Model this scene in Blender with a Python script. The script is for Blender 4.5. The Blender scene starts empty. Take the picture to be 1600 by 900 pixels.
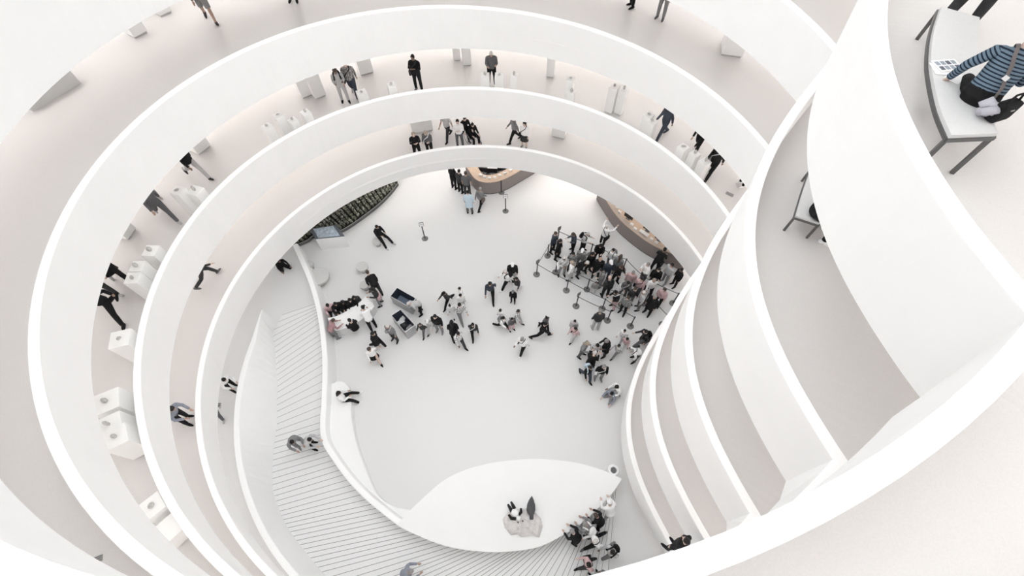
import bpy, bmesh, math, random
import numpy as np
from math import sin, cos, pi, radians, atan2, hypot, sqrt
from mathutils import Vector, Matrix
random.seed(7)
S = bpy.context.scene
COL = S.collection

# ------------------------------------------------------------------ camera
HC = 20.3                      # height of the lens above the lobby floor
FPX, TILT, ROLL = 727.57, 0.5366, 0.00581
Fv = Vector((0, sin(TILT), -cos(TILT)))
Uv0 = Vector((0, cos(TILT), sin(TILT)))
Rv = Vector((1, 0, 0)) * cos(ROLL) + Uv0 * sin(ROLL)
Uv = -Vector((1, 0, 0)) * sin(ROLL) + Uv0 * cos(ROLL)
cam = bpy.data.cameras.new('camera')
cam.sensor_width = 36.0
cam.lens = FPX / 1600 * 36.0
cam.clip_start = 0.05
cam.clip_end = 200
camo = bpy.data.objects.new('camera', cam)
camo.matrix_world = Matrix(((Rv.x, Uv.x, -Fv.x, 0), (Rv.y, Uv.y, -Fv.y, 0), (Rv.z, Uv.z, -Fv.z, HC), (0, 0, 0, 1)))
COL.objects.link(camo)
S.camera = camo

def at(px, py, z):
    """The point at height z seen at photograph pixel (px, py)."""
    d = Rv * (px - 800) - Uv * (py - 450) + Fv * FPX
    t = (z - HC) / d.z
    return Vector((d.x * t, d.y * t, z))

# ------------------------------------------------------------------ helpers
def newmesh(name, verts, faces, mats, parent=None, midx=None, smooth=False):
    me = bpy.data.meshes.new(name)
    me.from_pydata([tuple(v) for v in verts], [], faces)
    for m in (mats if isinstance(mats, (list, tuple)) else [mats]):
        me.materials.append(m)
    if midx is not None:
        me.polygons.foreach_set('material_index', midx)
    if smooth:
        me.polygons.foreach_set('use_smooth', [True] * len(me.polygons))
    me.update()
    return link(name, me, parent)

def link(name, me, parent=None):
    o = bpy.data.objects.new(name, me)
    COL.objects.link(o)
    if parent:
        o.parent = parent
    return o

def bmobj(name, bm, mats, parent=None, smooth=False):
    me = bpy.data.meshes.new(name)
    bmesh.ops.recalc_face_normals(bm, faces=bm.faces)
    bm.to_mesh(me)
    bm.free()
    for m in (mats if isinstance(mats, (list, tuple)) else [mats]):
        me.materials.append(m)
    if smooth:
        me.polygons.foreach_set('use_smooth', [True] * len(me.polygons))
    return link(name, me, parent)

def struct(o):
    o['kind'] = 'structure'
    return o

def tag(o, label, cat, group=None):
    o['label'] = label
    o['category'] = cat
    if group:
        o['group'] = group
    return o

def empty(name, loc, label, cat, rz=0.0, group=None):
    o = bpy.data.objects.new(name, None)
    o.empty_display_size = 0.1
    COL.objects.link(o)
    o.location = loc
    o.rotation_euler = (0, 0, rz)
    return tag(o, label, cat, group)

def add_box(bm, c, s, rz=0.0, bev=0.0, mi=0):
    r = bmesh.ops.create_cube(bm, size=1.0)
    bmesh.ops.scale(bm, vec=s, verts=r['verts'])
    if rz:
        bmesh.ops.rotate(bm, cent=(0, 0, 0), matrix=Matrix.Rotation(rz, 3, 'Z'), verts=r['verts'])
    bmesh.ops.translate(bm, vec=c, verts=r['verts'])
    fs = list({f for v in r['verts'] for f in v.link_faces})
    for f in fs:
        f.material_index = mi
    if bev:
        es = list({e for v in r['verts'] for e in v.link_edges})
        bmesh.ops.bevel(bm, geom=es, offset=bev, segments=2, affect='EDGES', profile=0.6)

def add_lathe(bm, prof, seg=24, c=(0, 0, 0), mi=0):
    rows = []
    for r, z in prof:
        rows.append([bm.verts.new((c[0] + r * cos(2 * pi * i / seg), c[1] + r * sin(2 * pi * i / seg), c[2] + z)) for i in range(seg)])
    for a, b in zip(rows, rows[1:]):
        for i in range(seg):
            j = (i + 1) % seg
            f = bm.faces.new((a[i], a[j], b[j], b[i])); f.material_index = mi
    f = bm.faces.new(rows[-1]); f.material_index = mi
    f = bm.faces.new(rows[0][::-1]); f.material_index = mi

def add_tube(bm, pts, rad, seg=8, mi=0, sx=1.0):
    """Closed tapered tube along pts (radius per point)."""
    pts = [Vector(p) for p in pts]
    if not isinstance(rad, (list, tuple)):
        rad = [rad] * len(pts)
    rows = []
    ref = None
    for i, p in enumerate(pts):
        d = (pts[min(i + 1, len(pts) - 1)] - pts[max(i - 1, 0)]).normalized()
        if ref is None:
            ref = Vector((1, 0, 0)) if abs(d.x) < 0.8 else Vector((0, 1, 0))
        u = (ref - d * ref.dot(d)).normalized()
        w = d.cross(u)
        ref = u
        rows.append([bm.verts.new(p + (u * cos(2 * pi * k / seg) * sx + w * sin(2 * pi * k / seg)) * rad[i]) for k in range(seg)])
    for a, b in zip(rows, rows[1:]):
        for i in range(seg):
            j = (i + 1) % seg
            f = bm.faces.new((a[i], a[j], b[j], b[i])); f.material_index = mi
    bm.faces.new(rows[-1]).material_index = mi
    bm.faces.new(rows[0][::-1]).material_index = mi

def add_prism(bm, poly, z0, z1, mi=0, mtop=None):
    """Vertical prism over a plan polygon (list of (x, y)); z may be per point."""
    n = len(poly)
    a0 = z0 if isinstance(z0, (list, tuple)) else [z0] * n
    a1 = z1 if isinstance(z1, (list, tuple)) else [z1] * n
    lo = [bm.verts.new((p[0], p[1], a0[i])) for i, p in enumerate(poly)]
    hi = [bm.verts.new((p[0], p[1], a1[i])) for i, p in enumerate(poly)]
    for i in range(n):
        j = (i + 1) % n
        bm.faces.new((lo[i], lo[j], hi[j], hi[i])).material_index = mi
    bm.faces.new(hi).material_index = mi if mtop is None else mtop
    bm.faces.new(lo[::-1]).material_index = mi

def spline(pts, n):
    """Catmull-Rom resample of a 2-D/3-D point list to n points."""
    P = np.array([tuple(p) for p in pts], float)
    Q = np.vstack([2 * P[0] - P[1], P, 2 * P[-1] - P[-2]])
    seg = np.linalg.norm(np.diff(P, axis=0), axis=1)
    t = np.concatenate([[0], np.cumsum(seg)])
    out = []
    for s in np.linspace(0, t[-1], n):
        i = min(max(int(np.searchsorted(t, s, side='right')) - 1, 0), len(P) - 2)
        u = (s - t[i]) / max(seg[i], 1e-9)
        a, b, c, d = Q[i], Q[i + 1], Q[i + 2], Q[i + 3]
        out.append(0.5 * ((2 * b) + (c - a) * u + (2 * a - 5 * b + 4 * c - d) * u * u + (3 * b - a - 3 * c + d) * u ** 3))
    return [Vector(o) for o in out]

_mats = {}
def mat(name, col, rough=0.6, spec=0.3, noise=0.0, nscale=20.0, metal=0.0, emis=0.0, bump=0.0):
    if name in _mats:
        return _mats[name]
    m = bpy.data.materials.new(name)
    m.use_nodes = True
    nt = m.node_tree
    b = nt.nodes['Principled BSDF']
    b.inputs['Base Color'].default_value = (*col, 1)
    b.inputs['Roughness'].default_value = rough
    b.inputs['Specular IOR Level'].default_value = spec
    b.inputs['Metallic'].default_value = metal
    if emis:
        b.inputs['Emission Color'].default_value = (*col, 1)
        b.inputs['Emission Strength'].default_value = emis
    if noise or bump:
        tc = nt.nodes.new('ShaderNodeTexCoord')
        nz = nt.nodes.new('ShaderNodeTexNoise')
        nz.inputs['Scale'].default_value = nscale
        nz.inputs['Detail'].default_value = 4
        nt.links.new(tc.outputs['Object'], nz.inputs['Vector'])
        if noise:
            mr = nt.nodes.new('ShaderNodeMapRange')
            mr.inputs['From Min'].default_value = 0.3
            mr.inputs['From Max'].default_value = 0.7
            mr.inputs['To Min'].default_value = 1 - noise
            mr.inputs['To Max'].default_value = 1 + noise
            mx = nt.nodes.new('ShaderNodeMix')
            mx.data_type = 'RGBA'; mx.blend_type = 'MULTIPLY'
            mx.inputs['Factor'].default_value = 1
            mx.inputs['A'].default_value = (*col, 1)
            nt.links.new(nz.outputs['Fac'], mr.inputs['Value'])
            nt.links.new(mr.outputs['Result'], mx.inputs['B'])
            nt.links.new(mx.outputs['Result'], b.inputs['Base Color'])
        if bump:
            bp = nt.nodes.new('ShaderNodeBump')
            bp.inputs['Strength'].default_value = bump
            bp.inputs['Distance'].default_value = 0.02
            nt.links.new(nz.outputs['Fac'], bp.inputs['Height'])
            nt.links.new(bp.outputs['Normal'], b.inputs['Normal'])
    _mats[name] = m
    return m

WHITE = mat('white plaster', (0.885, 0.885, 0.882), 0.7, 0.2, 0.008, 1.5)
RIMW = mat('brighter rim white', (0.955, 0.955, 0.955), 0.5, 0.3)  # wall tops get a brighter white than their faces
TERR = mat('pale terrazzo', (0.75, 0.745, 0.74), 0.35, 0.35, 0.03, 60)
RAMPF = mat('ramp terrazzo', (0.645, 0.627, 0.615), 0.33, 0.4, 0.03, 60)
GROOVE = mat('groove grey', (0.26, 0.26, 0.26), 0.8, 0.1)
LAMP = mat('warm lamp diffuser', (1.0, 0.962, 0.935), 0.5, 0.1, emis=2.8)
LAMPW = mat('warm lamp diffuser lower', (1.0, 0.95, 0.915), 0.5, 0.1, emis=3.7)
LAMPU = mat('upper lamp diffuser', (1.0, 0.98, 0.965), 0.5, 0.1, emis=2.0)

LOBFILL = mat('added lobby glow', (1.0, 0.96, 0.93), 0.5, 0.1, emis=2.0)  # glow of the added lobby fill strips, no fitting of the building

# ------------------------------------------------------------------ the spiral ramp
CX, CY = -1.1316, 7.8596
PITCH, HP, FL = 3.6, 1.6926, 0.95
COR = {(0, 0): [-0.0042, 0.0964, -0.0173, 0.0237, 0.0305, -0.0115, -0.0143],
       (0, 1): [0.0254, 0.0775, -0.0215, 0.0273, -0.0338, 0.0023, -0.0622],
       (1, 0): [0.0425, 0.0471, -0.0237, 0.0032, -0.0064, -0.0197, 0.0192],
       (1, 1): [0.0754, 0.0829, -0.0637, 0.0225, -0.0553, 0.0034, -0.0075],
       (2, 0): [0.0412, 0.0353, -0.0321, 0.0332, -0.0444, 0.0163, 0.0217],
       (2, 1): [0.0116, 0.0225, -0.0284, -0.0066, -0.0149, -0.0132, -0.0098],
       (3, 1): [-0.0089, -0.0083, 0.0116, -0.0017, -0.0140, 0.0272, 0.0096]}
def zrim(k, phi):                       # rim height of turn k at plan angle phi (degrees)
    return HC - (16.175 - PITCH * k - 0.01 * (phi - 90))
def rad(k, phi, low=0):
    r = 10.0315 - 0.1389 * (PITCH * k + 0.01 * (phi - 90)) + 0.0962 * low
    c = COR.get((k, low))
    if c:
        p = radians(phi)
        r += c[0] + c[1] * cos(p) + c[2] * sin(p) + c[3] * cos(2 * p) + c[4] * sin(2 * p) + c[5] * cos(3 * p) + c[6] * sin(3 * p)
    if k == 4 and phi > 190:            # the last turn swings wide where the photographer stands
        r += 1.3 * min(1, (phi - 190) / 45)
    return r
def bx(y, k):                           # plan x of the overlook's parapet
    return 5.743 - 0.5009 * y - 0.01082 * y * y + 0.01646 * y ** 3 - 0.00086 * y ** 4 - 0.1075 * k + 0.01837 * k * y - 0.0201 * k * k - (0.13 * max(0, min(1, (5.5 - y) / 3)) if k == 4 else 0)
def ringpt(k, phi):
    r = rad(k, phi)
    return Vector((CX + r * cos(radians(phi)), CY + r * sin(radians(phi)), zrim(k, phi)))
def find(f, a, b):
    fa = f(a)
    for _ in range(50):
        m = (a + b) / 2
        if (f(m) > 0) == (fa > 0): a = m
        else: b = m
    return (a + b) / 2
def ramp0(ph):                          # floor of the entry ramp, easing up from the lobby
    t = max(0.0, min(1.0, (ph - 160) / 40))
    return max((zrim(-1, ph) - FL) * t * t * (3 - 2 * t), 0.004)
PH_IN, PH_OUT = {}, {}
for k in range(-1, 6):
    if k >= 0:
        PH_IN[k] = find(lambda p: ringpt(k, p).x - bx(ringpt(k, p).y, k), 8, 40)
    kk = k + 1
    PH_OUT[k] = find(lambda p: ringpt(k, p).x - bx(ringpt(k, p).y, kk), 290, 335) if k < 5 else 268
PATH = []        # (level, part, x, y, z, low offset to the void side, outer x, outer y)
WR = 6.3
for k in range(-1, 6):
    if k >= 0:
        p0, p1 = ringpt(k - 1, PH_OUT[k - 1]), ringpt(k, PH_IN[k])
        n = 44
        for i in range(n):
            s = i / n
            y = p0.y + (p1.y - p0.y) * s
            x = bx(y, k)
            x += (p0.x - bx(p0.y, k)) * max(0, 1 - s * 8) + (p1.x - bx(p1.y, k)) * max(0, 1 - (1 - s) * 8)
            ph = radians((PH_OUT[k - 1] - 360) * (1 - s) + PH_IN[k] * s)
            R = rad(k, 20) + WR
            tw = 0.13 * max(0, min(1, (5.5 - y) / 3)) if k >= 4 else 0
            PATH.append((k, 'b', x, y, p0.z + (p1.z - p0.z) * s, (0.03 if k != 4 else -0.005) - tw, CX + R * cos(ph), CY + R * sin(ph)))
    a, b = (158 if k == -1 else PH_IN[k]), PH_OUT[k]
    n = int((b - a) / 2.2)
    for i in range(n + (1 if k == 5 else 0)):
        ph = a + (b - a) * i / n
        p = ringpt(k, ph)
        R = rad(k, ph) + WR
        off = rad(k, ph) - rad(k, ph, 1) if (k, 1) in COR and k < 3 else -0.0962 - (rad(k, ph, 1) - rad(k, ph) - 0.0962 if k == 3 else 0)
        PATH.append((k, 'r', p.x, p.y, p.z, off, CX + R * cos(radians(ph)), CY + R * sin(radians(ph))))
# mitred left-hand (void side) normals
XY = np.array([(p[2], p[3]) for p in PATH])
D = np.diff(XY, axis=0); D /= np.linalg.norm(D, axis=1)[:, None]
NL = np.stack([-D[:, 1], D[:, 0]], 1)
NM = np.vstack([NL[:1], (NL[:-1] + NL[1:]), NL[-1:]])
NM /= np.linalg.norm(NM, axis=1)[:, None]
cosh_ = np.concatenate([[1], np.einsum('ij,ij->i', NM[1:-1], NL[1:]), [1]])
NM /= np.clip(cosh_, 0.35, 1)[:, None]

def strip(rows, closed=False):
    """Quads joining successive cross-sections (equal-length vertex lists)."""
    V, F = [], []
    m = len(rows[0])
    for r in rows:
        V.extend(r)
    for i in range(len(rows) - 1):
        for j in range(m - 1):
            a = i * m + j
            F.append((a, a + m, a + m + 1, a + 1))
    return V, F

# sections level by level; a level runs from its overlook's outer corner to the next outer corner
TIP = 168.0
for k in range(-1, 6):
    idx = [i for i, p in enumerate(PATH) if p[0] == k]
    if idx[-1] + 1 < len(PATH):
        idx.append(idx[-1] + 1)
    par, flo, cei, wal, lam = [], [], [], [], []
    for i in idx:
        _, part, x, y, z, off, ox, oy = PATH[i]
        n = NM[i]
        def P(o, dz):
            return (x + n[0] * o, y + n[1] * o, z + dz)
        if k >= 0:
            par.append([P(-0.002, -FL - 0.02), P(0, -0.03), P(0.015, -0.006), P(0.04, 0), P(0.15, 0), P(0.172, -0.008), P(0.182, -0.035), P(off, -HP), P(off - 0.25, -HP)])
        zf = ramp0(math.degrees(atan2(y - CY, x - CX)) % 360) if k == -1 else z - FL
        flo.append([(ox, oy, zf), (x * 0.5 + ox * 0.5, y * 0.5 + oy * 0.5, zf), (x, y, zf)])
        if k >= 0:
            cei.append([P(off, -HP), (x * 0.5 + ox * 0.5, y * 0.5 + oy * 0.5, z - HP), (ox, oy, z - HP)])
        wal.append([(ox, oy, zf), (ox, oy, z - HP + PITCH if k < 5 else z + 2.2)])
        if k < 5:
            f1, f2 = (0.56, 0.72) if k == 4 else (0.86, 0.94)
            zl = z - HP + PITCH - 0.02
            lam.append([(x + (ox - x) * f1, y + (oy - y) * f1, zl), (x + (ox - x) * f2, y + (oy - y) * f2, zl)])
    if par:
        V, F = strip(par)
        m = len(par[0]) - 1
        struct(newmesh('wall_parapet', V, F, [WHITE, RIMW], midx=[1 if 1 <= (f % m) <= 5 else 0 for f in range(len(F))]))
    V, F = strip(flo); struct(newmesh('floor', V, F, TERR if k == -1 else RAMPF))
    if cei:
        V, F = strip(cei); struct(newmesh('ceiling', V, F, WHITE))
    V, F = strip(wal); struct(newmesh('wall_outer', V, F, WHITE))
    if lam:
        V, F = strip(lam); struct(newmesh('trim_cove_light', V, F, LAMPU if k == 4 else LAMPW if k in (0, 1) else LAMP))

def zfloor(k, x, y):
    """Ramp floor height of level k (k = 'g' for the lobby) under plan point x, y."""
    if k == 'g':
        return 0.0
    ph = math.degrees(atan2(y - CY, x - CX)) % 360
    pin = PH_IN.get(k, 20)
    po = PH_OUT.get(k - 1, 310)
    if k >= 0 and (ph > po or ph < pin):            # overlook of level k
        s = ((ph - po) % 360) / ((pin - po) % 360)
        return zrim(k - 1, po) + (zrim(k, pin) - zrim(k - 1, po)) * s - FL
    return ramp0(ph) if k == -1 else zrim(k, ph) - FL
def z0floor(px, k):
    return 0.0 if k == 'g' else zrim(k, 5 if px > 1150 else 90) - FL
def onfloor(px, py, k):
    z = z0floor(px, k)
    for _ in range(40):
        p = at(px, py, z)
        z = 0.5 * (z + zfloor(k, p.x, p.y))
    return at(px, py, z)

# ------------------------------------------------------------------ lobby floor and its walls
seg = 96
gv = [(CX, CY, 0)] + [(CX + 17.5 * cos(2 * pi * i / seg), CY + 17.5 * sin(2 * pi * i / seg), 0) for i in range(seg)]
struct(newmesh('floor', gv, [(0, i + 1, (i + 1) % seg + 1) for i in range(seg)], TERR))
wv = []
for i in range(seg + 1):
    a = 2 * pi * i / seg
    wv.append([(CX + 17.3 * cos(a), CY + 17.3 * sin(a), 0), (CX + 17.3 * cos(a), CY + 17.3 * sin(a), 4.2)])
V, F = strip(wv); struct(newmesh('wall_lobby', V, F, WHITE))

for a, b in ((22, 128), (-48, 18)):  # unseen glowing strips added under the first ramp to brighten the far lobby
    rows = []
    for i in range(41):
        ph = a + (b - a) * i / 40
        k, pp = (0, ph) if a > 0 else (-1, ph + 360)
        z = zrim(k, min(pp, 310)) - HP - 0.02 if a > 0 else zrim(-1, 310) + (zrim(0, 20) - zrim(-1, 310)) * i / 40 - HP - 0.02
        c, s_ = cos(radians(ph)), sin(radians(ph))
        rows.append([(CX + r * c, CY + r * s_, z) for r in (12.2, 13.2)])
    V, F = strip(rows)
    struct(newmesh('added_lobby_fill', V, F, LOBFILL))

# battered parapet of the first ramp (tip to the landing)
lowtab = [(167, 10.96), (172, 10.35), (176, 9.95), (185, 9.45), (196, 9.33), (203, 9.58), (212, 9.98), (220, 10.05), (229, 9.98), (240, 10.05), (260, 10.1), (312, 10.1)]
def lowr(ph):
    return float(np.interp(ph, [a for a, _ in lowtab], [b for _, b in lowtab]))
rows = []
nph = 80
for i in range(nph + 1):
    ph = TIP + (PH_OUT[-1] - TIP) * i / nph
    a = radians(ph)
    r = rad(-1, ph) + 0.22 * max(0, 1 - (ph - TIP) / 8)
    z = zrim(-1, ph)
    th = 0.2 * min(1, (ph - TIP) / 10 + 0.05)
    def Q(rr, zz):
        return (CX + rr * cos(a), CY + rr * sin(a), zz)
    rows.append([Q(r, ramp0(ph) - 0.02), Q(r, z - 0.02), Q(r - 0.02, z), Q(r - th, z), Q(r - th - 0.02, z - 0.03), Q(lowr(ph), 0.0)])
V, F = strip(rows)
n0 = len(V)
F.append(tuple(range(6)))
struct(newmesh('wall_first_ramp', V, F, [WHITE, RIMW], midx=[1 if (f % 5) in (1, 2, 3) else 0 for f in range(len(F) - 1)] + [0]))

# low wall of the theatre stairs that becomes the ledge and the white platform
WH = 0.9
topL = [(457, 383), (470, 412), (485, 450), (497, 500), (503, 560), (502, 620), (500, 680), (520, 720), (560, 770), (620, 820), (650, 836)]
lowR = [(471, 380), (480, 395), (495, 428), (507, 480), (515, 530), (522, 575)]
WT = spline([at(x, y, WH).to_2d() for x, y in topL], 90)
LR = [at(x, y, 0).to_2d() for x, y in lowR]
def leftn(C, i):
    d = (C[min(i + 1, len(C) - 1)] - C[max(i - 1, 0)]).normalized()
    return Vector((-d.y, d.x))
rows = []
for i, p in enumerate(WT):
    n = leftn(WT, i)
    if n.dot(Vector((CX, CY)) - p) < 0: n = -n
    def W(o, z): return (p.x + n.x * o, p.y + n.y * o, z)
    rows.append([W(-0.02, 0), W(0, WH - 0.03), W(0.03, WH), W(0.2, WH), W(0.23, WH - 0.03), W(0.34, 0.0)])
V, F = strip(rows)
F.append(tuple(range(6)))
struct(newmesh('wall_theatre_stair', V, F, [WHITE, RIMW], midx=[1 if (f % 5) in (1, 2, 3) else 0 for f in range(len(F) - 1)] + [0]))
# sitting ledge between wall and lobby floor
edge = spline([at(x, y, 0.0).to_2d() for x, y in [(528, 604), (533, 600.5), (541, 601), (548, 606), (552, 618), (553.5, 640), (555, 660), (561, 692), (574, 730), (592, 771), (616, 791), (646, 798)]], 40)
iw0 = min(range(len(WT)), key=lambda i: (WT[i] - edge[0]).length)
iw1 = min(range(len(WT)), key=lambda i: (WT[i] - edge[-1]).length)
rows = []
for i, p in enumerate(edge):
    t = i / (len(edge) - 1)
    j = iw0 + (iw1 - iw0) * t
    a = WT[int(j)].lerp(WT[min(int(j) + 1, len(WT) - 1)], j - int(j))
    q = p + (a - p).normalized() * 0.05
    m = p + (a - p) * 0.5
    rows.append([(a.x, a.y, 0.46), (m.x, m.y, 0.46), (q.x, q.y, 0.46), (p.x * 0.8 + q.x * 0.2, p.y * 0.8 + q.y * 0.2, 0.42), (p.x, p.y, 0)])
V, F = strip(rows)
F.append(tuple(range(5)))
struct(newmesh('wall_ledge', V, F, WHITE, smooth=False))
# white crescent platform
plT = spline([at(x, y, WH).to_2d() for x, y in [(645, 793), (690, 753), (725, 735), (760, 725), (800, 719), (840, 717), (880, 720), (910, 725), (945, 736), (972, 748)]], 40)
plB = spline([at(x, y, WH).to_2d() for x, y in [(972, 748), (958, 769), (940, 789), (912, 815), (880, 836), (840, 855), (790, 862), (745, 861), (700, 854), (660, 840), (620, 820)]], 40)
bm = bmesh.new()
add_prism(bm, [tuple(p) for p in plT] + [tuple(p) for p in plB[1:]], 0.0, WH + 0.004)
struct(bmobj('trim_crescent_platform', bm, WHITE))

# fan of shallow treads between the two walls
outk = [(0, 420, 499), (3, 426, 526), (8, 432, 568), (13, 435, 612), (19, 434, 672), (24, 429, 718), (29, 423, 768), (33, 433, 800), (38, 449, 832), (43, 473, 866), (47, 498, 895), (53, 548, 950), (62, 650, 1010), (70, 810, 1050), (77, 940, 1000)]
ink = [(0, 486, 477), (5, 492, 500), (12, 500, 560), (20, 501, 660), (23, 503, 688), (30, 536, 742), (36, 580, 788), (43, 640, 830), (50, 715, 858), (57, 795, 863), (64, 868, 843), (70, 920, 808), (75, 958, 768), (77, 963, 756)]
def keyf(tab, i, z):
    xs = [t[0] for t in tab]
    return at(float(np.interp(i, xs, [t[1] for t in tab])), float(np.interp(i, xs, [t[2] for t in tab])), z)
V, F, MI = [], [], []
for i in range(78):
    a, b = keyf(outk, i, 0.012), keyf(ink, i, 0.012)
    d = (b - a).normalized()
    a, b = a - d * 0.7, b + d * 0.45
    s = Vector((-d.y, d.x, 0)) * 0.009
    a2, b2 = keyf(outk, i + 1, 0.012), keyf(ink, i + 1, 0.012)
    d2 = (b2 - a2).normalized()
    a2, b2 = a2 - d2 * 0.7, b2 + d2 * 0.45
    o = len(V)
    dz = Vector((0, 0, 0.004))
    V += [a - s - dz, b - s - dz, b + s - dz, a + s - dz]
    F.append((o, o + 1, o + 2, o + 3)); MI.append(1)
    if i < 77:
        s2 = Vector((-d2.y, d2.x, 0)) * 0.009
        sg = -1 if s.dot(a2 - a) < 0 else 1
        V += [a + s * sg, b + s * sg, b2 - s2 * sg, a2 - s2 * sg]
        F.append((o + 4, o + 5, o + 6, o + 7)); MI.append(0)
TREAD = mat('stair tread terrazzo', (0.82, 0.815, 0.81), 0.5, 0.3, 0.04, 40)
struct(newmesh('floor_stair_treads', V, F, [TREAD, GROOVE], midx=MI))

# ------------------------------------------------------------------ light
wd = bpy.data.worlds.new('sky')
S.world = wd
wd.use_nodes = True
bg = wd.node_tree.nodes['Background']
bg.inputs['Color'].default_value = (0.94, 0.97, 1.0, 1)
bg.inputs['Strength'].default_value = 0.5
sun = bpy.data.lights.new('skylight', 'SUN')
sun.energy = 2.3
sun.angle = radians(95)
sun.color = (0.95, 0.98, 1.0)
suno = bpy.data.objects.new('skylight', sun)
suno.rotation_euler = (radians(4), radians(-3), 0)
suno.location = (CX, CY, HC + 12)
COL.objects.link(suno)
S.view_settings.view_transform = 'Standard'
S.view_settings.look = 'None'
S.view_settings.gamma = 1
S.view_settings.use_curve_mapping = False
S.view_settings.exposure = 1.07
S.cycles.max_bounces = 10
S.cycles.diffuse_bounces = 8
S.cycles.glossy_bounces = 3
S.cycles.use_denoising = True
# ================================================================== things
BLACKM = mat('black powder coat', (0.035, 0.035, 0.037), 0.45, 0.4)
DARKG = mat('dark grey metal', (0.13, 0.13, 0.13), 0.45, 0.5)
BASEG = mat('post base rubber grey', (0.20, 0.195, 0.19), 0.6, 0.3, 0.1, 30)
PANELW = mat('white panel', (0.85, 0.85, 0.85), 0.5, 0.3)
STOOLG = mat('stool grey felt', (0.62, 0.61, 0.60), 0.8, 0.15, 0.04, 40)
WOOD = mat('pale oak counter', (0.62, 0.47, 0.355), 0.45, 0.35, 0.06, 12)
DRUM = mat('grey brown fluted front', (0.27, 0.235, 0.225), 0.65, 0.25, 0.08, 25)
TOE = mat('dark toe kick', (0.10, 0.095, 0.09), 0.7, 0.2)
PAPER = mat('white paper', (0.88, 0.88, 0.87), 0.7, 0.15)
PLINTH = mat('plinth white', (0.90, 0.90, 0.89), 0.65, 0.2)
ARTE = mat('carved grey stone', (0.50, 0.49, 0.47), 0.8, 0.2, 0.25, 25, bump=0.4)
BLUEG = mat('blue grey lining', (0.16, 0.20, 0.26), 0.6, 0.3, 0.1, 8)
NAVY = mat('dark navy lining', (0.035, 0.045, 0.065), 0.6, 0.3)
BINW = mat('bin grey outside', (0.42, 0.42, 0.43), 0.5, 0.3)

# ---- queue barrier posts with belts
def barrier(i, px, py, label, to=None, blade=False):
    b = at(px, py, 0.03)
    t = empty('queue_barrier_post', (b.x, b.y, 0), label, 'barrier post', 0, 'queue barrier posts on the lobby floor')
    bm = bmesh.new(); add_lathe(bm, [(0.17, 0.0), (0.175, 0.012), (0.165, 0.03), (0.10, 0.045), (0.035, 0.055)], 28)
    bmobj('base', bm, BASEG, t, True)
    bm = bmesh.new(); add_lathe(bm, [(0.029, 0.05), (0.029, 0.90), (0.036, 0.905), (0.036, 0.99), (0.029, 1.0)], 16)
    bmobj('post', bm, BLACKM, t, False)
    if blade:
        bm = bmesh.new(); add_box(bm, (0, 0, 1.19), (0.20, 0.02, 0.30), 0.6, 0.004); add_box(bm, (0, 0, 1.02), (0.03, 0.03, 0.06))
        bmobj('sign_blade', bm, DARKG, t)
    if to is not None:
        d = at(to[0], to[1], 0.03) - b
        L = d.length; a = atan2(d.y, d.x)
        bm = bmesh.new()
        n = 10
        rows = []
        for q in range(n + 1):
            s = q / n
            c = Vector((cos(a) * (0.04 + s * (L - 0.08)), sin(a) * (0.04 + s * (L - 0.08)), 0.94 - 0.05 * 4 * s * (1 - s)))
            w = Vector((-sin(a), cos(a), 0)) * 0.008
            rows.append([bm.verts.new(c + w + Vector((0, 0, 0.017))), bm.verts.new(c - w + Vector((0, 0, 0.017))), bm.verts.new(c - w - Vector((0, 0, 0.017))), bm.verts.new(c + w - Vector((0, 0, 0.017)))])
        for r0, r1 in zip(rows, rows[1:]):
            for q in range(4):
                bm.faces.new((r0[q], r0[(q + 1) % 4], r1[(q + 1) % 4], r1[q]))
        bmobj('belt', bm, BLACKM, t)
    return t
PST = [(838.5, 428.5), (855.5, 399.5), (871, 378), (868, 425), (885, 453.5), (917, 452), (900, 478), (941, 482), (949, 500.5), (985, 509.5), (1051.5, 473.5), (1035, 506.5), (922, 398), (973, 421), (971, 476), (1006, 474), (1002, 449)]
LNK = {0: 4, 4: 7, 7: 9, 1: 0, 2: 1, 3: 5, 5: 14, 6: 8, 12: 2, 13: 12, 10: 16, 11: 15, 16: 13}
PLB = ['black barrier post at the outermost left corner of the queue', 'black barrier post on the left side of the queue, second from its outer corner',
       'black barrier post with a sign blade behind two dark coats at the left end', 'black barrier post just inside the left corner of the queue',
       'black barrier post on the front belt, second from the left corner', 'black barrier post beside a grey child on the inner belt',
       'black barrier post with a sign blade standing in front of the queue belts', 'black barrier post on the front belt, behind the broad charcoal jacket',
       'black barrier post touching the elbow of the man in a dark jacket', 'black barrier post at the near end of the front belt',
       'black barrier post furthest right, under the pink jacket side', 'black barrier post right beside the overlook parapet, at the end of the last belt',
       'black barrier post between the backpack man and the black haired visitor, on the far belt', 'black barrier post on the far belt near the long brown hair',
       'dark barrier post hidden among the legs in the middle of the queue', 'dark barrier post beside the shoes of the tall black coat',
       'black barrier post in the thick of the queue behind the pale jackets']
for i, (px, py) in enumerate(PST):
    barrier(i, px, py, PLB[i], PST[LNK[i]] if i in LNK else None, i in (0, 2, 6))
barrier(17, 783.5, 300.5, 'single black barrier post in front of the round information desk')

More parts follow.
